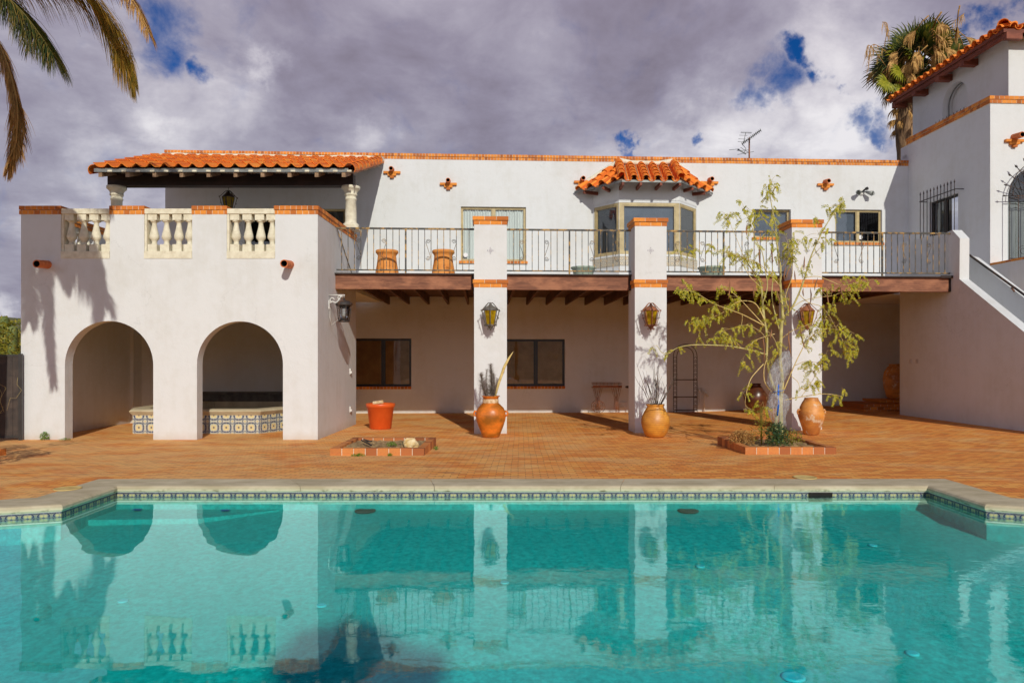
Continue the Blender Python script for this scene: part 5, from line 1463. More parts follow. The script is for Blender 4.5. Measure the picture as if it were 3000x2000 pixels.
# plant cart, little table, trellis
o = thing('plant_cart', PW(ha(1770), -.35, 0), 'rusty wire plant cart with two wheels against the back wall', 'plant cart')
PK = lambda a, d, z: PW(ha(1770)+a, -.62+d, z+.02)
zt_ = .82; m = MB(); m.box(-.46, .46, 0, .32, zt_-.02, zt_+.0, PK); m.box(-.46, .46, -.005, .0, zt_, zt_+.06, PK)
for z in (zt_+.1, zt_+.14): m.tube([PK(-.46, 0, z), PK(.46, 0, z), PK(.46, .32, z), PK(-.46, .32, z), PK(-.46, 0, z)], .006, 5)
for k in range(9): m.tube([PK(-.46+.115*k, 0, zt_), PK(-.46+.115*k, 0, zt_+.14)], .004, 4)
obj('tray', m, RUSTIRON, o)
for a, l in ((-.38, 1), (-.16, 0), (.24, 0), (.42, 0)):
    pass
for cx_ in (-.29, .31):
    for dd in (0.02, .30):
        m = MB()
        for e_ in (-.13, -.05, .05, .13): m.tube([PK(cx_+e_, dd, zt_-.02), PK(cx_+e_*.25, dd, .42), PK(cx_+e_*.4, dd, 0.02)], .006, 5)
        obj('leg', m, RUSTIRON, o)
for dd in (-.02, .34):
    m = MB(); R_ = .19
    m.tube([PK(-.27+R_*cos(pi*k/12), dd, R_+.01+R_*sin(pi*k/12)) for k in range(25)], .008, 5)
    for k in range(4): m.tube([PK(-.27+R_*cos(pi*k/4), dd, R_+.01+R_*sin(pi*k/4)), PK(-.27-R_*cos(pi*k/4), dd, R_+.01-R_*sin(pi*k/4))], .005, 5)
    obj('wheel', m, RUSTIRON, o)
XT, YTb = (1868-CX)/F*22.3, 22.3; z0_ = gz(XT, YTb)
o = thing('side_table', (XT, YTb, z0_), 'small dark round table mostly hidden behind the middle pillar', 'table')
m = MB(); m.lathe([(.36, .83), (.38, .84), (.38, .88), (.36, .89), (.34, .875), (.01, .875)], (XT, YTb, z0_), 24); obj('table_top', m, IRON, o)
for k in range(3):
    w_ = 2*pi*k/3+pi; m = MB(); m.tube([(XT+.12*cos(w_), YTb+.12*sin(w_), z0_+.83), (XT+.2*cos(w_), YTb+.2*sin(w_), z0_+.5), (XT+.22*cos(w_), YTb+.22*sin(w_), z0_+.3), (XT+.28*cos(w_), YTb+.28*sin(w_), z0_)], .016, 6); obj('leg', m, GREYIRON, o)
o = thing('arch_trellis', PW(ha(1997), -.35, 0), 'tall dark iron arched trellis leaning by the wall behind the pillar', 'trellis')
PT_ = lambda a, d, z: PW(ha(1997)+a, -.42+d, z+.03)
wA, hA = .385, 1.78
for s_ in (-1, 1):
    m = MB()
    for e_ in (wA, wA-.11): m.tube([PT_(s_*e_, 0, 0), PT_(s_*e_, 0, hA)], .011, 6)
    for k in range(24):
        z = .06+k*.072; m.tube([PT_(s_*(wA-.11), 0, z), PT_(s_*(wA-.055), 0, z+(.05 if k % 2 else .02)), PT_(s_*wA, 0, z)], .008, 5)
    obj('upright', m, IRON, o)
m = MB()
for r, hh in ((wA, .40), (wA-.11, .30)): m.tube([PT_(-r*cos(pi*k/20), 0, hA+hh*sin(pi*k/20)) for k in range(21)], .011, 6)
obj('arch_top', m, IRON, o)
for z in (.47, 1.02, 1.55)[:2]+(.05,):
    m = MB(); m.box(-wA, wA, -.01, .01, z, z+.03, PT_); obj('cross_bar', m, IRON, o)

# gate and fence left of the arcade
o = thing('fence_gate', (-11.2, 15.35, 0), 'dark slatted gate and fence at the left edge beside the arcade', 'gate')
Pg = Plane((-12.9, 14.6), (-10.67, 15.38)); Lg = Pg.L; zt_ = 1.83
m = MB()
m.box(Lg-.07, Lg, -.03, .04, .0, zt_+.02, Pg); m.box(0, Lg-.07, -.01, .03, zt_-.04, zt_, Pg); m.box(0, Lg-.07, -.01, .03, .05, .1, Pg)
obj('frame', m, DARKFRAME, o)
m = MB(); x = .02
while x < Lg-.165:
    m.box(x, x+.110, .004, .024, .06, zt_-.041, Pg); x += .114
obj('slat_panel', m, wood_mat('gate_slat', (.02, .012, .01), (.035, .024, .02), (.06, .04, .03), (8, 8, .8)), o)
m = MB(); rnd_ = random.Random(5)
for k in range(6):
    x = Lg-.65+rnd_.uniform(0, .6); z = .2+rnd_.uniform(0, .6); pts = [Pg(x, -.03, z)]
    for q in range(5): x += rnd_.uniform(-.12, .12); z += rnd_.uniform(-.02, .28); pts.append(Pg(x, -.03-rnd_.uniform(0, .05), z))
    m.tube(pts, .0022, 4)
obj('dry_vine', m, TWIG, None, 'thin dry vine tangled on the dark gate', 'vine')

# green slope, bushes and cactus beyond the gate
def bush(x, y, r, h, n, label, seed, mat=BUSH, leaf=.09, name='desert_bush', cat='bush'):
    rnd_ = random.Random(seed); o = thing(name, (x, y, -.2), label, cat, 'desert bushes behind the gate'); m = MB()
    cl = [(rnd_.uniform(-.8, .8)*r, rnd_.uniform(-.8, .8)*r, h*rnd_.uniform(.25, .85), r*rnd_.uniform(.3, .5)) for _ in range(14)]
    for _ in range(n):
        c_ = rnd_.choice(cl); d = Vector((rnd_.gauss(0, 1), rnd_.gauss(0, 1), rnd_.gauss(0, 1))).normalized()*c_[3]*rnd_.uniform(.7, 1.05)
        p = Vector((x+c_[0], y+c_[1], -.2+c_[2]))+d
        if p.z < -.2: continue
        a = Vector((rnd_.uniform(-1, 1), rnd_.uniform(-1, 1), rnd_.uniform(-1, 1))).normalized()*leaf*rnd_.uniform(.6, 1.3)
        b = a.cross(Vector((rnd_.uniform(-1, 1), rnd_.uniform(-1, 1), rnd_.uniform(-1, 1)))).normalized()*leaf*.45
        m.face([p-a, p+b, p+a, p-b])
    obj('foliage', m, mat, o)
    m = MB()
    for c_ in cl: m.tube([(x, y, -.25), (x+c_[0]*.5, y+c_[1]*.5, c_[2]*.5-.2), (x+c_[0], y+c_[1], c_[2]-.2)], [.05, .03, .01], 5)
    obj('stem', m, RAFTER, o)
bush(-16.6, 22.5, 1.5, 2.5, 6000, 'low yellow green bush right behind the gate slats', 21, leaf=.06)
bush(-20.6, 28.5, 2.2, 3.3, 7000, 'wide green desert bush against the sky beyond the gate', 22, leaf=.08)
bush(-25.5, 36, 2.8, 4.0, 6000, 'farther green desert tree behind the bushes at left', 23, leaf=.1)
bush(-22.0, 33.5, 2.4, 3.1, 6000, 'dull green bush next to the arcade edge beyond the gate', 24, leaf=.09)
def saguaro(px, ptop, pbot, Y, r, label):
    a = W(px, pbot, Y); b = W(px, ptop, Y); m = MB(); n_ = 16
    m.tube([(a[0], Y, -.3), (a[0], Y, (a[2]+b[2])/2), (a[0], Y, b[2]-.15), (a[0], Y, b[2]-.03), (a[0], Y, b[2])], [r, r*1.05, r, r*.7, .01], n_); obj('saguaro', m, CACTUS, None, label, 'cactus')
saguaro(11, 926, 1000, 34, .22, 'saguaro cactus standing above the bushes at the left edge'); saguaro(37, 955, 1000, 27, .16, 'slim saguaro cactus between bushes and arcade wall')

# antenna on the roof
YAn = 27.0
o = thing('tv_antenna', W(2195, 456, YAn), 'bare metal television antenna above the roof parapet', 'antenna')
def an(x, y, dy=0): return W(2000+x/2.24, y/2.24, YAn+dy)
m = MB(); m.tube([an(437, 1060), an(437, 905)], .03, 6); obj('mast', m, RUSTIRON, o)
m = MB(); m.tube([an(390, 945), an(512, 855)], .022, 5); m.tube([an(390, 945), an(415, 975), an(405, 1000)], .012, 5); m.tube([an(415, 868), an(400, 935)], .012, 5); m.tube([an(360, 980), an(415, 1012)], .025, 5)
obj('boom', m, GREYMET, o)
m = MB()
for k in range(13):
    t_ = k/12; x, y = 390+122*t_, 945-90*t_; m.tube([an(x-4, y-9+0, -.6), an(x+4, y+9, .6)], .012, 4)
for y_, x0, x1 in ((868, 382, 455), (873, 380, 450), (888, 372, 425), (912, 366, 412), (930, 362, 405)): m.tube([an(x0, y_), an(x1, y_+2)], .008, 4)
for a_, b_ in (((305, 985), (372, 978)), ((355, 990), (440, 985)), ((360, 1015), (468, 995)), ((380, 968), (430, 1000))): m.tube([an(*a_), an(*b_)], .009, 4)
obj('rod', m, GREYMET, o)

# floodlight and stickers
vf = VW; o = thing('security_light', PW(ha(2522), 0, hz(2522, 575, VW)), 'twin head security floodlight on the wall above the right window', 'floodlight')
def fp(x, y, d): px, py = 2150+x/3.92, 480+y/3.92; return PW(ha(px), -d, hz(px, py, VW))
m = MB(); m.lathe([(.11, 0), (.11, .03), (.07, .05)], (0, 0, 0), 16); m.v = [PW(ha(2523)+v_[0], -v_[2], hz(2523, 563, VW)+v_[1]) for v_ in m.v]; obj('base_plate', m, WHITEMET, o)
m = MB(); m.tube([fp(1475, 315, .05), fp(1490, 300, .14)], .03, 8); m.tube([fp(1490, 300, .14), fp(1500, 297, .2)], [.05, .05], 10); obj('sensor', m, DARKFRAME, o)
for x, y, x2, y2 in ((1440, 330, 1385, 350), (1490, 330, 1545, 360)):
    m = MB(); m.tube([fp(1465, 325, .05), fp(x, y, .12)], .018, 6); m.tube([fp(x, y, .12), fp((x+x2)/2, (y+y2)/2, .17), fp(x2, y2, .25)], [.03, .055, .085], 14); obj('lamp_head', m, GREYMET, o)
    m = MB(); m.tube([fp(x2, y2, .251), fp(x2-2, y2+1, .27)], [.078, .06], 14); obj('lens', m, CLEARLAMP, o)
for (px, py, nm, lab) in ((1364, 746, 'window_sticker', 'small white security sticker on the curtained window corner'), (2524, 694, 'window_sticker', 'small white security sticker on the far right window')):
    m = MB(); c = (ha(px), hz(px, py, VW)); r = .075
    pts = [(c[0]+r*cos(pi/4*k+pi/8), c[1]+r*sin(pi/4*k+pi/8)) for k in range(8)]
    m.prism(pts, -.01, .012, lambda a, d, z: PW(a, .075-z*.5-.005, d)); m.f = m.f
    obj(nm, m, STICKER, None, lab, 'sticker')
# ------------------------------------------------------------------ young tree in the right bed
YM = 13.45
def catmull(p, n):
    out = []
    for i in range(len(p)-1):
        a, b, c, d = p[max(i-1, 0)], p[i], p[i+1], p[min(i+2, len(p)-1)]
        for k in range(n):
            t_ = k/n; out.append(.5*((2*b)+(c-a)*t_+(2*a-5*b+4*c-d)*t_*t_+(3*b-a-3*c+d)*t_**3))
    out.append(p[-1]); return out
def Tq(x, y, dy=0): return Vector(W(2050+x/2.376, 700+y/2.376, YM+dy))
tree = thing('young_tree', (4.78, YM, .05), 'spindly young tree with pale green stems and hanging brown pods', 'tree')
BR = [  # (points in the close-up, depth drift, start radius, end radius, leafiness)
 ([(570, 1395), (566, 1250), (568, 1100), (574, 1000), (572, 950), (560, 830), (562, 700), (570, 600), (580, 545)], 0, .040, .030, 0),
 ([(520, 1400), (530, 1250), (552, 1120), (500, 1000), (484, 920), (468, 830), (465, 690), (455, 560), (440, 430), (430, 340), (402, 270), (345, 190), (300, 110)], .1, .034, .010, .35),
 ([(575, 560), (570, 430), (565, 330), (560, 200), (545, 90), (530, -30), (520, -130), (500, -260), (485, -330), (497, -395)], .05, .026, .004, .6),
 ([(580, 545), (640, 480), (690, 380), (735, 260), (770, 140), (820, 20), (880, -95), (950, -200), (985, -260), (995, -300)], -.15, .020, .004, .5),
 ([(455, 560), (440, 470), (470, 330), (455, 200), (430, 90), (385, -10), (360, -90), (330, -180), (290, -220)], -.1, .014, .003, .55),
 ([(560, 640), (520, 520), (500, 400), (505, 260), (500, 140), (505, 0), (498, -110), (505, -200)], .2, .014, .003, .5),
 ([(465, 805), (400, 785), (330, 768), (200, 745), (60, 738), (-60, 738), (-160, 760), (-215, 795), (-265, 790), (-300, 735)], -.2, .016, .004, .15),
 ([(300, 765), (230, 690), (220, 660)], -.2, .006, .002, .6),
 ([(450, 605), (370, 560), (300, 525), (200, 490), (100, 450), (0, 388), (-60, 365), (-120, 360)], -.3, .012, .003, .55),
 ([(448, 600), (360, 500), (270, 410), (190, 350), (110, 330)], .2, .010, .003, .5),
 ([(455, 580), (400, 460), (330, 430), (250, 445), (180, 500), (90, 545), (20, 560), (-50, 590)], .1, .011, .003, .7),
 ([(520, 660), (440, 685), (380, 710), (340, 760)], -.2, .008, .003, .5),
 ([(445, 870), (400, 920), (350, 980), (320, 1080), (320, 1150), (345, 1180), (380, 1190)], -.35, .011, .003, .25),
 ([(470, 830), (445, 900), (450, 990), (490, 1050), (540, 1085)], .05, .008, .010, 0),
 ([(590, 1120), (650, 1108), (720, 1095), (850, 1078), (930, 1082), (985, 1090), (1000, 1050), (985, 1030)], -.2, .010, .003, .2),
 ([(575, 1070), (640, 930), (690, 810), (760, 700), (850, 635), (960, 630), (1010, 650)], -.25, .012, .003, .8),
 ([(660, 880), (740, 850), (820, 860), (870, 850)], -.3, .006, .002, .9),
 ([(620, 940), (680, 990), (700, 1035), (740, 1040), (800, 1000), (860, 990)], -.25, .006, .002, .5),
 ([(700, 1100), (770, 1010), (830, 900), (870, 820), (890, 770)], -.3, .006, .002, .3),
 ([(640, 480), (720, 430), (830, 405), (920, 395), (1000, 370), (1040, 390)], .1, .008, .002, .6),
 ([(730, 270), (820, 260), (900, 290), (980, 320), (1060, 312), (1130, 290), (1180, 300)], -.2, .008, .002, .7),
 ([(690, 380), (760, 440), (850, 470), (900, 540), (950, 620), (990, 700), (1040, 780), (1070, 830)], -.1, .008, .002, .5),
 ([(620, 500), (600, 400), (640, 280), (650, 180), (640, 90), (690, 40), (650, -10)], -.3, .010, .002, .6),
 ([(560, 700), (640, 640), (720, 610), (820, 570), (880, 560)], -.35, .008, .002, .7),
 ([(565, 330), (500, 260), (420, 180), (330, 140), (250, 110), (170, 110)], -.1, .009, .002, .8),
 ([(430, 340), (350, 260), (290, 170), (230, 100), (120, 80), (0, 85), (-120, 70)], .2, .007, .002, .6),
 ([(560, 200), (600, 150), (620, 60), (600, -20)], .1, .006, .002, .5),
 ([(770, 140), (840, 60), (860, 20), (820, -60)], -.2, .005, .002, .5),
 ([(880, -95), (850, -130), (780, -170)], -.1, .003, .001, .3),
 ([(530, -30), (470, -120), (420, -170), (435, -240)], .1, .005, .002, .5),
 ([(300, 520), (290, 600), (230, 620), (160, 640), (100, 690)], .1, .006, .002, .6),
 ([(465, 700), (420, 640), (330, 600), (260, 610)], -.2, .006, .002, .5),
 ([(300, 110), (265, 20), (225, -70), (210, -130), (190, -180)], -.1, .005, .002, .5),
 ([(-60, 365), (-80, 340), (-100, 300)], 0, .003, .001, .5),
 ([(470, 640), (520, 700), (540, 780), (500, 830)], -.2, .005, .002, .4),
]
tr = MB(); br_ = MB(); lv = MB(); rt_ = random.Random(11)
def leaflet(mb, p, d, L, w):
    s_ = d.cross(Vector((rt_.uniform(-.4, .4), 1, rt_.uniform(-.3, .3)))).normalized()*w
    mid = p+d*L*.55
    mb.face([p, mid+s_, p+d*L, mid-s_])
def compound(p, sc_=1):
    """a feathery leaf hanging from p"""
    d = Vector((rt_.uniform(-.8, .8), rt_.uniform(-.7, .7), rt_.uniform(-.9, .1))).normalized(); L = rt_.uniform(.07, .17)*sc_
    pts = [p+d*L*t_+Vector((0, 0, -.35*L*t_*t_)) for t_ in (0, .33, .66, 1)]
    br_.tube(pts, .0016, 3)
    for q in range(1, 9):
        t_ = q/8; c = p+d*L*t_+Vector((0, 0, -.35*L*t_*t_)); 
        for s_ in (-1, 1):
            dd = (d.cross(Vector((0, 1, 0)))*s_+d*.5+Vector((0, rt_.uniform(-.4, .4), -.55))).normalized()
            leaflet(lv, c, dd, rt_.uniform(.022, .042), rt_.uniform(.006, .0105))
for pts, dy, r0, r1, lf in BR:
    n_ = len(pts); P3 = [Tq(x, y, dy*(k/(n_-1))) for k, (x, y) in enumerate(pts)]
    P3 = [p+Vector((0, rt_.uniform(-.03, .03), 0)) for p in P3]
    sm_ = catmull(P3, 5); nn_ = len(sm_)
    rr = [r0+(r1-r0)*k/(nn_-1) for k in range(nn_)]
    (tr if r0 > .012 else br_).tube(sm_, rr, 8 if r0 > .012 else 5)
    if lf:
        steps = int(nn_*lf*.85)
        for _ in range(steps):
            t_ = rt_.uniform(.25, 1)**.6; i = min(nn_-1, int(t_*(nn_-1))); p = sm_[i]+Vector((rt_.gauss(0, .015), rt_.gauss(0, .03), rt_.gauss(0, .015)))
            if rt_.random() < .5:
                e = p+Vector((rt_.uniform(-.14, .14), rt_.uniform(-.14, .14), rt_.uniform(-.06, .16)))
                br_.tube([p, p.lerp(e, .5)+Vector((0, 0, .02)), e], [.003, .0025, .0015], 4); p = e
            for _2 in range(rt_.choice((1, 2))): compound(p, 1.1)
# heavier leaf clumps
for x, y, n_, R_ in ((960, 680, 30, .14), (1020, 720, 16, .12), (310, 830, 14, .09), (480, -360, 12, .07), (440, 1150, 10, .06), (1040, 400, 10, .07), (900, 460, 12, .08), (200, 130, 16, .10), (60, 560, 12, .08), (110, 480, 8, .08), (-10, 690, 4, .05),
                     (930, 440, 6, .06), (800, 590, 14, .10), (770, 900, 18, .10), (880, 860, 6, .05), (730, 190, 14, .07), (530, 380, 12, .10), (600, 480, 12, .10), (760, 680, 10, .08), (1110, 300, 9, .06), (530, 560, 10, .08), (250, 420, 8, .08), (30, 570, 10, .07), (170, 650, 6, .06), (330, -200, 6, .06), (975, -240, 10, .06), (210, -170, 8, .07), (470, 200, 10, .10), (650, 100, 10, .08), (-80, 330, 10, .08)):
    c = Tq(x, y, rt_.uniform(-.3, .2))
    for _ in range(int(n_*.5)):
        p = c+Vector((rt_.gauss(0, R_), rt_.gauss(0, R_*.8), rt_.gauss(0, R_*.8))); compound(p, 1.15)
        if rt_.random() < .4: br_.tube([c+Vector((0, 0, .05)), c.lerp(p, .5), p], .002, 3)
obj('trunk', tr, BARK, tree); obj('branches', br_, TWIG, tree); obj('leaves', lv, MORINGA, tree)
pods = [(620, 640, 640, 820), (700, 610, 735, 770), (210, 290, 200, 420), (375, 340, 375, 410), (770, 350, 765, 460), (720, 350, 725, 400), (975, 330, 1010, 430), (885, 370, 900, 480), (600, 200, 590, 290), (625, 205, 600, 280), (415, 60, 425, 200), (495, 70, 505, 180), (730, 130, 725, 220), (660, 230, 665, 300), (330, -100, 328, -20), (540, 370, 575, 460), (820, 280, 800, 360), (440, 690, 445, 860), (500, 640, 490, 700), (890, 340, 925, 380), (620, 380, 628, 530)]
for x0, y0, x1, y1 in pods:
    m = MB(); a, b = Tq(x0, y0, -.15), Tq(x1, y1, -.15); j = Vector((rt_.uniform(-.02, .02), 0, 0))
    m.tube([a+Vector((0, 0, .03)), a, a.lerp(b, .3)+j, a.lerp(b, .7)+j, b], [.002, .006, .013, .012, .002], 6); obj('seed_pod', m, POD, tree)
# plastic film and tape wrapped round the stems
m = MB(); rows = [(600, 780, 28), (585, 830, 55), (560, 880, 75), (545, 940, 70), (530, 1000, 65), (540, 1060, 45), (540, 1090, 75), (545, 1130, 85), (545, 1180, 80), (550, 1230, 62), (560, 1300, 45)]
n_ = 22; vs = []
for i, (x, y, w_) in enumerate(rows):
    c = Tq(x, y, -.02); r = w_/2.376/F*YM*.85
    for k in range(n_):
        a = 2*pi*k/n_; j = 1+.22*sin(3*a+i*1.3)+.12*sin(7*a+i*2.1); m.v.append((c.x+cos(a)*r*j, c.y+sin(a)*r*j*.7, c.z+.012*sin(a*4+i)))
for i in range(len(rows)-1):
    for k in range(n_):
        q = (k+1) % n_; m.f.append((i*n_+k, i*n_+q, (i+1)*n_+q, (i+1)*n_+k)); m.mi.append(0); m.uv.append([(0, 0)]*4); m.sm.append(True)
obj('plastic_wrap', m, FILM, None, 'torn clear plastic film wrapped round the young tree stems', 'plastic film')
m = MB()
for k in range(3): m.tube([Tq(545+k*4, 1010, -.12), Tq(552-k*5, 1080, -.14), Tq(545+k*5, 1140, -.13), Tq(538+k*3, 1230, -.12)], .006, 5, flat=.4)
m.tube([Tq(510, 1065, -.1), Tq(550, 1058, -.17), Tq(590, 1052, -.1)], .012, 6, flat=.5)
obj('blue_tape', m, BLUETAPE, None, 'strips of bright blue tape tied round the plastic wrapped stems', 'tape')

# ------------------------------------------------------------------ feather palm at the left
def frond(path, LL, wd, n, droop=.5, dead=False, seed=0, clump=0.):
    r_ = random.Random(seed); m = MB(); pts = catmull([Vector(p) for p in path], 14); nn_ = len(pts)
    rr = [.028*(1-.9*k/(nn_-1))+.003 for k in range(nn_)]; m.tube(pts, rr, 6)
    for k in range(n):
        t_ = .12+.88*k/n; f = t_*(nn_-1); i = min(nn_-2, int(f)); p = pts[i].lerp(pts[i+1], f-i); tg = (pts[i+1]-pts[i]).normalized()
        up = Vector((0, 0, 1)); sd = tg.cross(up)
        if sd.length < .2: sd = Vector((1, .4, 0))
        sd.normalize()
        env = min(1, (t_-.05)*5)*(1-max(0, t_-.55)*1.2)
        for s_ in (-1, 1):
            L = LL*env*r_.uniform(.75, 1.1)
            lift = r_.uniform(-.25, .35)
            d = (tg*r_.uniform(.45, .75)+sd*s_*(r_.uniform(.3, .8) if not dead else r_.uniform(.05, .35))+up*lift*(0 if dead else .5)).normalized()
            g_ = Vector((0, 0, -1)); q0 = p; ww = wd*r_.uniform(.6, 1.1); wv = d.cross(g_+Vector((r_.uniform(-.4, .4), r_.uniform(-.4, .4), 0))).normalized()
            seg = 4; prev = None
            for j in range(seg+1):
                u = j/seg; dd = (d*(1-u*droop)+g_*u*droop*(1.4 if dead else 1.1)).normalized()
                if j: q0 = q0+dd*(L/seg)
                w2 = ww*(1-u)**.7*.5+.0012
                cur = (q0-wv*w2, q0+wv*w2)
                if prev: m.face([prev[0], prev[1], cur[1], cur[0]])
                prev = cur
    return m
PC = Vector((-9.95, 12.2, 8.3))
palm = thing('feather_palm', (-10.3, 12.4, .08), 'feathery palm whose drooping fronds hang in from the upper left', 'palm')
def pf_(px, py, Y): return W(px, py, Y)
def SH(px, py, t_):     # the point whose shadow falls on the arcade wall there
    x, y, z = W(px, py, AY); return (x+.256*t_, y-t_, z+.56*t_)
P0 = tuple(PC)
fr = [
 ([P0, pf_(-100, -90, 12.5), pf_(80, -80, 13), pf_(225, -40, 13.4), pf_(315, 55, 13.7), pf_(358, 150, 13.9), pf_(385, 215, 14)], 1.15, .019, 460, .6, 0, PALMY, 1),
 ([P0, pf_(-90, -130, 12.5), pf_(140, -110, 13), pf_(320, -70, 13.5), pf_(395, 10, 13.5), pf_(435, 90, 13.5)], .8, .018, 190, .6, 0, PALMD, 2),
 ([P0, pf_(-100, -70, 12.4), pf_(-10, -30, 12.4), pf_(60, 30, 12.4), pf_(115, 100, 12.4), pf_(155, 160, 12.4)], 1.15, .018, 360, .6, 0, PALMG, 3),
 ([P0, pf_(-90, 20, 11.6), pf_(-15, 110, 11.4), pf_(30, 220, 11.4), pf_(52, 330, 11.4), pf_(45, 420, 11.4), pf_(28, 480, 11.4)], .62, .020, 600, .5, 1, PALMD, 4),
 ([P0, SH(70, 600, 4.8), SH(120, 690, 5.3), SH(138, 820, 5.3), SH(145, 970, 5.3), SH(158, 1115, 5.3)], .62, .045, 900, .5, 1, PALMD, 6),
 ([P0, SH(20, 640, 4.8), SH(60, 700, 5.0), SH(85, 790, 5.0), SH(92, 880, 5.0), SH(84, 940, 5.0)], .8, .045, 520, .7, 0, PALMY, 7),
 ([P0, SH(90, 570, 4.6), SH(185, 640, 5.3), SH(250, 725, 5.5), SH(292, 815, 5.5), SH(308, 890, 5.5)], 1.2, .05, 620, .8, 0, PALMY, 5),
 ([P0, SH(0, 560, 4.4), SH(60, 620, 4.9), SH(150, 690, 5.0), SH(200, 790, 5.0)], 1.2, .05, 520, .75, 0, PALMG, 13),
 ([P0, (-9.8, 13.2, 8.8), (-9.9, 14.0, 8.7), (-10.0, 14.6, 8.0)], .6, .022, 70, .6, 0, PALMG, 8),
 ([P0, (-11.3, 12.2, 9.1), (-12.6, 12.0, 9.0), (-13.6, 11.8, 8.0)], .6, .024, 70, .6, 0, PALMG, 9),
 ([P0, (-10.6, 11.2, 9.2), (-10.9, 10.2, 9.2), (-11.1, 9.5, 8.4)], .6, .024, 70, .6, 0, PALMG, 10),
 ([P0, (-10.4, 12.6, 9.6), (-10.5, 12.9, 10.6), (-10.6, 13.6, 11.0)], .5, .022, 60, .5, 0, PALMG, 11),
 ([P0, (-11.2, 13.2, 8.9), (-12.2, 13.9, 8.6), (-12.9, 14.3, 7.6)], .6, .022, 70, .6, 0, PALMG, 12),
]
for pth, LL, wd, n_, dr, dead, mt, sd_ in fr: obj('frond', frond(pth, LL, wd, n_, dr, dead, sd_), mt, palm)
m = MB(); m.tube([(-10.5, 12.4, 0), (-10.4, 12.4, 3), (-10.25, 12.4, 6), (-9.95, 12.2, 8.35)], [.24, .19, .17, .2], 16); obj('trunk', m, FIBRE, palm)

# ------------------------------------------------------------------ fan palm behind the tower
YF = 31.0
fp_ = thing('fan_palm', (W(2660, 470, YF)[0], YF, 0), 'tall shaggy fan palm rising behind the tower roof', 'palm')
def F3(px, py, dy=0): return Vector(W(px, py, YF+dy))
m = MB(); tp_ = [F3(2655, 900), F3(2656, 600), F3(2658, 470), F3(2655, 380), F3(2665, 300), F3(2685, 210)]; tp_[0].z = -.2
m.tube(catmull(tp_, 4), [.42]*7+[.40]*3+[.42]*3+[.45]*4+[.4]*4, 18); obj('trunk', m, FIBRE, fp_)
rf2 = random.Random(3)
def fan(center, hub, R_, mb, mbp, droop=.35, n=22, spread=2.5, face=None, wd=.045, ragged=.12):
    hub, center = Vector(hub), Vector(center); ax = (hub-center).normalized()
    mbp.tube([center, center.lerp(hub, .5)+Vector((0, 0, .06)), hub], [.03, .022, .016], 5)
    nrm = face or Vector((rf2.uniform(-.4, .4), -1, rf2.uniform(.1, .7))); nrm = (nrm-ax*nrm.dot(ax)).normalized(); sd = ax.cross(nrm).normalized()
    for k in range(n):
        a = (k/(n-1)-.5)*spread; d = (ax*cos(a)+sd*sin(a)+nrm*.12).normalized(); L = R_*(1-.18*abs(a)/spread*2)*rf2.uniform(1-ragged, 1.05)
        wv = d.cross(nrm).normalized(); q = hub; prev = None
        for j in range(6):
            u = j/5; dd = (d*(1-droop*u*u)+Vector((0, 0, -1))*droop*u*u*1.3).normalized()
            if j: q = q+dd*L/5
            w_ = wd*[.35, .9, 1, .75, .4, .05][j]*R_; cur = (q-wv*w_+nrm*(.012 if k % 2 else -.012), q+wv*w_)
            if prev: mb.face([prev[0], prev[1], cur[1], cur[0]])
            prev = cur
C0 = F3(2695, 190)
k = 0
fans = []
for i in range(44):     # living leaves, all round the crown
    a = rf2.uniform(-.45, 1.0)*pi if i > 9 else (-.15+.13*i)*pi; el = rf2.uniform(-.6, 1.1)
    fans.append((a, el))
for i, (a, el) in enumerate(fans):
    az_ = 2*pi*i/44*3.1; e_ = -.85+2.1*((i*7) % 44)/44
    d = Vector((cos(az_)*cos(e_), sin(az_)*cos(e_)*.9, sin(e_)))
    l1 = rf2.uniform(.75, 1.05); m1, m2 = MB(), MB()
    hub = C0+d*l1; fan(C0+d*.15, hub, rf2.uniform(1.15, 1.5), m1, m1, droop=.35 if e_ > 0 else .6, spread=rf2.uniform(2.2, 2.9))
    obj('leaf', m1, FANY if i in (3, 11, 16, 22) else FANG, fp_)
for i in range(5):      # a few yellow leaves seen from the front
    px, py = ((2640, 210), (2680, 170), (2650, 262), (2600, 240), (2690, 245))[i]; m1 = MB()
    hub = F3(px, py, -1.0); fan(C0+Vector((0, -.3, .25)), hub, .72, m1, m1, droop=.45, n=20, spread=3.6, face=Vector((.1, -1, .35)), wd=.06); obj('leaf', m1, FANY, fp_)
for i in range(56):     # dead leaves hanging down
    az_ = 2*pi*i/56*5.1; rad = rf2.uniform(.55, 1.6); z0 = rf2.uniform(-.9, 1.1)
    hub = C0+Vector((cos(az_)*rad, -abs(sin(az_))*rad-.3 if i % 3 else sin(az_)*rad, z0)); m1 = MB()
    c = hub+Vector((-cos(az_)*.5, -sin(az_)*.5, .45)); fan(c, hub, rf2.uniform(.8, 1.3), m1, m1, droop=.95, n=18, spread=1.1, wd=.028, ragged=.35); obj('dead_leaf', m1, PALMD, fp_)
for i in range(16):     # skirt on the trunk
    t_ = i/16; c = F3(2660, 300+t_*75); az_ = i*2.4; hub = c+Vector((cos(az_)*.5, sin(az_)*.5-.1, -.1)); m1 = MB()
    fan(c+Vector((0, 0, .2)), hub, rf2.uniform(.6, .9), m1, m1, droop=.98, n=14, spread=.9, wd=.03, ragged=.35); obj('dead_leaf', m1, PALMD, fp_)
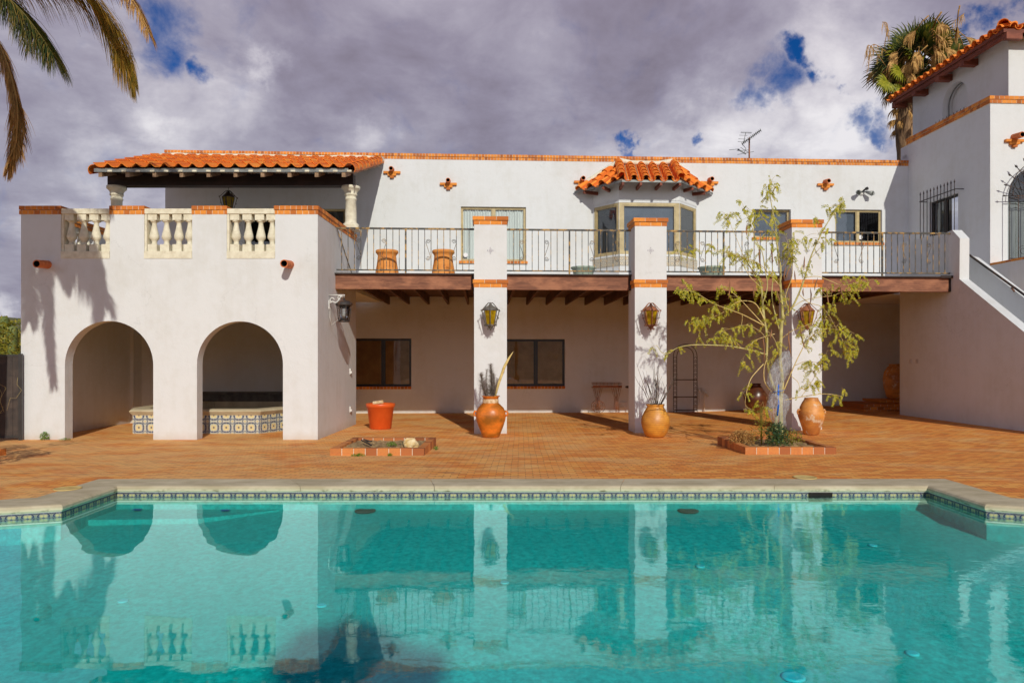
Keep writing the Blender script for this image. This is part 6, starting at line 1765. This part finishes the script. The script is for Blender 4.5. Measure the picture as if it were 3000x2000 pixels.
for px0, py0, px1, py1, px2, py2 in ((2640, 190, 2560, 130, 2545, 190), (2720, 130, 2800, 60, 2825, 40), (2620, 230, 2550, 135, 2538, 160), (2590, 140, 2600, 75, 2585, 65)):
    m1 = MB(); pts = catmull([F3(px0, py0, -.4), F3(px1, py1, -.6), F3(px2, py2, -.6)], 6); m1.tube(pts, .015, 5)
    for q in range(26):
        p = pts[int(4+q*8/26)]; L = rf2.uniform(.2, .7); d = Vector((rf2.uniform(-.25, .25), rf2.uniform(-.2, .2), -1)); w_ = Vector((.008, 0, 0)); e1 = p+d*L*.5+Vector((rf2.uniform(-.05, .05), 0, 0))
        m1.face([p-w_, p+w_, e1+w_, e1-w_]); m1.face([e1-w_, e1+w_, p+d*L])
    obj('flower_stalk', m1, PALMD, fp_)

bush(-8.45, 10.2, .62, 3.2, 1500, 'leafy shrub just outside the left edge, shading the paving', 31, leaf=.05)
bush(14.25, 16.9, .42, 6.9, 500, 'slender shrub just outside the right edge beside the stair', 32, leaf=.07)
# ------------------------------------------------------------------ sky, sun, camera
sun_dir = Vector((-.256, 1, -.56)).normalized()
sd = bpy.data.lights.new('sun', 'SUN'); sd.energy = 3.0; sd.angle = radians(.55); sd.color = (1., .97, .85)
so_ = bpy.data.objects.new('sun', sd); COL.objects.link(so_); so_.rotation_euler = sun_dir.to_track_quat('-Z', 'Y').to_euler()
w = bpy.data.worlds.new('World'); S.world = w; w.use_nodes = True
X = N.__new__(N); X.t = w.node_tree; X.t.nodes.clear(); X.out = X.t.nodes.new('ShaderNodeOutputWorld')
sky = X.n('ShaderNodeTexSky', {'sky_type': 'NISHITA', 'sun_disc': False, 'sun_elevation': radians(28.5), 'sun_rotation': atan2(.256, -1) % (2*pi)})
gen = X.n('ShaderNodeTexCoord').outputs['Generated']
nv = X.n('ShaderNodeVectorMath', {'operation': 'NORMALIZE'}, i0=gen).outputs[0]
sz = X.n('ShaderNodeSeparateXYZ', None, Vector=nv)
den = X.m_('ADD', X.m_('MAXIMUM', sz.outputs[2], 0.), .32)
cx_ = X.m_('DIVIDE', sz.outputs[0], den); cy_ = X.m_('DIVIDE', sz.outputs[1], den)
cv = X.n('ShaderNodeCombineXYZ', None, X=cx_, Y=cy_, Z=0.).outputs[0]
n1 = X.noise(cv, 1.7, 8, .56, .3); n2 = X.noise(cv, 3.6, 8, .6, .25); n3 = X.noise(cv, .8, 3, .5)
dw = X.noise(nv, 9, 6, .62, 0, True)
nvd = X.n('ShaderNodeVectorMath', {'operation': 'ADD'}, i0=nv, i1=X.n('ShaderNodeVectorMath', {'operation': 'SCALE'}, i0=X.n('ShaderNodeVectorMath', {'operation': 'SUBTRACT'}, i0=dw, i1=(.5, .5, .5)).outputs[0], Scale=.15).outputs[0]).outputs[0]
def spot(px, py, rpx, soft=.25, out=1.75):
    d = Vector((px-CX, F, -(py-CY))).normalized(); r = rpx/F
    dist = X.n('ShaderNodeVectorMath', {'operation': 'DISTANCE'}, i0=nvd, i1=tuple(d)).outputs['Value']
    return X.n('ShaderNodeMapRange', {'interpolation_type': 'SMOOTHSTEP'}, Value=dist, i1=r*soft, i2=r*out, i3=1., i4=0.).outputs[0]
hole = None
for px, py, r in ((460, 80, 85), (590, 180, 38), (2270, 215, 72), (2200, 275, 55), (2355, 120, 34), (2400, 190, 30), (2490, 228, 22), (2500, 370, 42), (2580, 385, 45), (2870, 78, 30), (1850, 440, 22), (2050, 445, 20), (2950, 40, 25), (2570, 420, 26),
                  (-500, 200, 160), (3500, 300, 200)):
    s_ = spot(px, py, r); hole = s_ if hole is None else X.m_('MAXIMUM', hole, s_)
# bright puffs / dark bases
br1 = None
for px, py, r, k_ in ((2150, 400, 170, 1), (2400, 420, 150, .9), (770, 190, 50, .8), (2680, 250, 120, .6), (300, 250, 200, .3), (150, 560, 160, .45), (420, 350, 60, .5), (640, 350, 100, .25), (2480, 120, 120, .5), (20, 880, 40, .8), (1080, 380, 60, .5)):
    s_ = X.m_('MULTIPLY', spot(px, py, r, .05), k_); br1 = s_ if br1 is None else X.m_('MAXIMUM', br1, s_)
dk1 = None
for px, py, r, k_ in ((1150, 200, 260, .45), (1950, 230, 200, .8), (1900, 60, 180, .7), (130, 340, 130, .7), (1000, 350, 170, .6), (60, 700, 80, .6)):
    s_ = X.m_('MULTIPLY', spot(px, py, r, .05), k_); dk1 = s_ if dk1 is None else X.m_('MAXIMUM', dk1, s_)
v = X.m_('ADD', X.m_('MULTIPLY', n1, .55), X.m_('MULTIPLY', n2, .45))
v = X.m_('ADD', .5, X.m_('MULTIPLY', X.m_('SUBTRACT', v, .5), 1.35))
v = X.m_('ADD', v, X.m_('SUBTRACT', X.m_('MULTIPLY', br1, .28), X.m_('MULTIPLY', dk1, .13)))
cloud = X.ramp(v, (.28, (.20, .18, .235)), (.42, (.285, .27, .355)), (.53, (.385, .375, .46)), (.62, (.54, .53, .60)), (.76, (.82, .81, .84)))
warm = X.m_('MULTIPLY', X.m_('SUBTRACT', sz.outputs[2], .22), 2.4, clamp=True)
cloud = X.mix(X.m_('MULTIPLY', warm, .5), cloud, X.mix(1., cloud, (1.16, .97, .98), 'MULTIPLY'))
blue = X.mix(1., X.mix(1., sky.outputs[0], (.1, .1, .1), 'MULTIPLY'), (.035, .27, .66), 'MULTIPLY')
rag = X.noise(nv, 16, 9, .62, .4)
hv_ = X.m_('ADD', hole, X.m_('MULTIPLY', X.m_('SUBTRACT', .5, rag), 1.9))
cover = X.m_('SUBTRACT', 1., X.n('ShaderNodeMapRange', {'interpolation_type': 'SMOOTHSTEP'}, Value=hv_, i1=.05, i2=1.25, i3=0., i4=1.).outputs[0])
# unseen sky set for wall shading: dark overhead and sides, bright low behind
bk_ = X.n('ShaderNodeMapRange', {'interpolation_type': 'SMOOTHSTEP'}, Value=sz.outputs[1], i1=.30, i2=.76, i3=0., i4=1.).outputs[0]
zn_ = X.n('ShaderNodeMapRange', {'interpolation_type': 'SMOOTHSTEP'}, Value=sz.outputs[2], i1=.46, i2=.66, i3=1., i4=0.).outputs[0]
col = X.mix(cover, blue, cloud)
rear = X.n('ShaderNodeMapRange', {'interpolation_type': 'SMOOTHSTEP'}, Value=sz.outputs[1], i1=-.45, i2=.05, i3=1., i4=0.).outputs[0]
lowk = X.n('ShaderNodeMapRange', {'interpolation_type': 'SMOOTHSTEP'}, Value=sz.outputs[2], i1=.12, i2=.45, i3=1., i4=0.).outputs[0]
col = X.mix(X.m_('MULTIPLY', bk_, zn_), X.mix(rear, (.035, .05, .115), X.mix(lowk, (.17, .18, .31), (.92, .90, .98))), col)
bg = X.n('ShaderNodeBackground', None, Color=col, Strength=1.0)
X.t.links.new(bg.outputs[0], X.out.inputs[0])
w.cycles.sampling_method = 'MANUAL'; w.cycles.sample_map_resolution = 512

bt = thing('added_shade_tree', (3.3, -11.2, .1), 'unseen leafy tree added behind the viewer to cast the soft pool shadow', 'tree')  # guessed tree, out of view, added to cast the soft shadow in the pool
m = MB(); rs_ = random.Random(8); tc = Vector((3.25, -11.7, 9.1)); cl = [(rs_.uniform(-.45, .45), rs_.uniform(-.5, .5), rs_.uniform(-.25, .2), rs_.uniform(.2, .32)) for _ in range(9)]
for _ in range(1500):
    c_ = rs_.choice(cl); d = Vector((rs_.gauss(0, 1), rs_.gauss(0, 1), rs_.gauss(0, 1))).normalized()*c_[3]*rs_.uniform(.4, 1.05)
    p = tc+Vector(c_[:3])+d; a = Vector((rs_.uniform(-1, 1), rs_.uniform(-1, 1), rs_.uniform(-1, 1))).normalized()*.09
    b = a.cross(Vector((rs_.uniform(-1, 1), rs_.uniform(-1, 1), rs_.uniform(-1, 1)))).normalized()*.045; m.face([p-a, p+b, p+a, p-b])
obj('foliage', m, BUSH, bt)
m = MB(); m.tube([(3.3, -11.7, 0), (3.2, -11.7, 5), (3.25, -11.7, 9)], [.16, .1, .05], 10); obj('trunk', m, BARK, bt)
cd = bpy.data.cameras.new('camera'); cam = bpy.data.objects.new('camera', cd); COL.objects.link(cam)
cam.location = (0, 0, CAMZ); cam.rotation_euler = (pi/2, 0, 0)
cd.lens = 36*F/3000; cd.sensor_width = 36; cd.shift_x = (1500-CX)/3000; cd.shift_y = (CY-1000)/3000
cd.clip_start = .05; cd.clip_end = 3000; S.camera = cam
S.view_settings.view_transform = 'Standard'; S.view_settings.look = 'None'; S.view_settings.exposure = 0; S.view_settings.gamma = 1
S.cycles.max_bounces = 10; S.cycles.transparent_max_bounces = 16; S.cycles.diffuse_bounces = 7; S.cycles.caustics_reflective = False; S.cycles.caustics_refractive = False
S.cycles.use_denoising = True
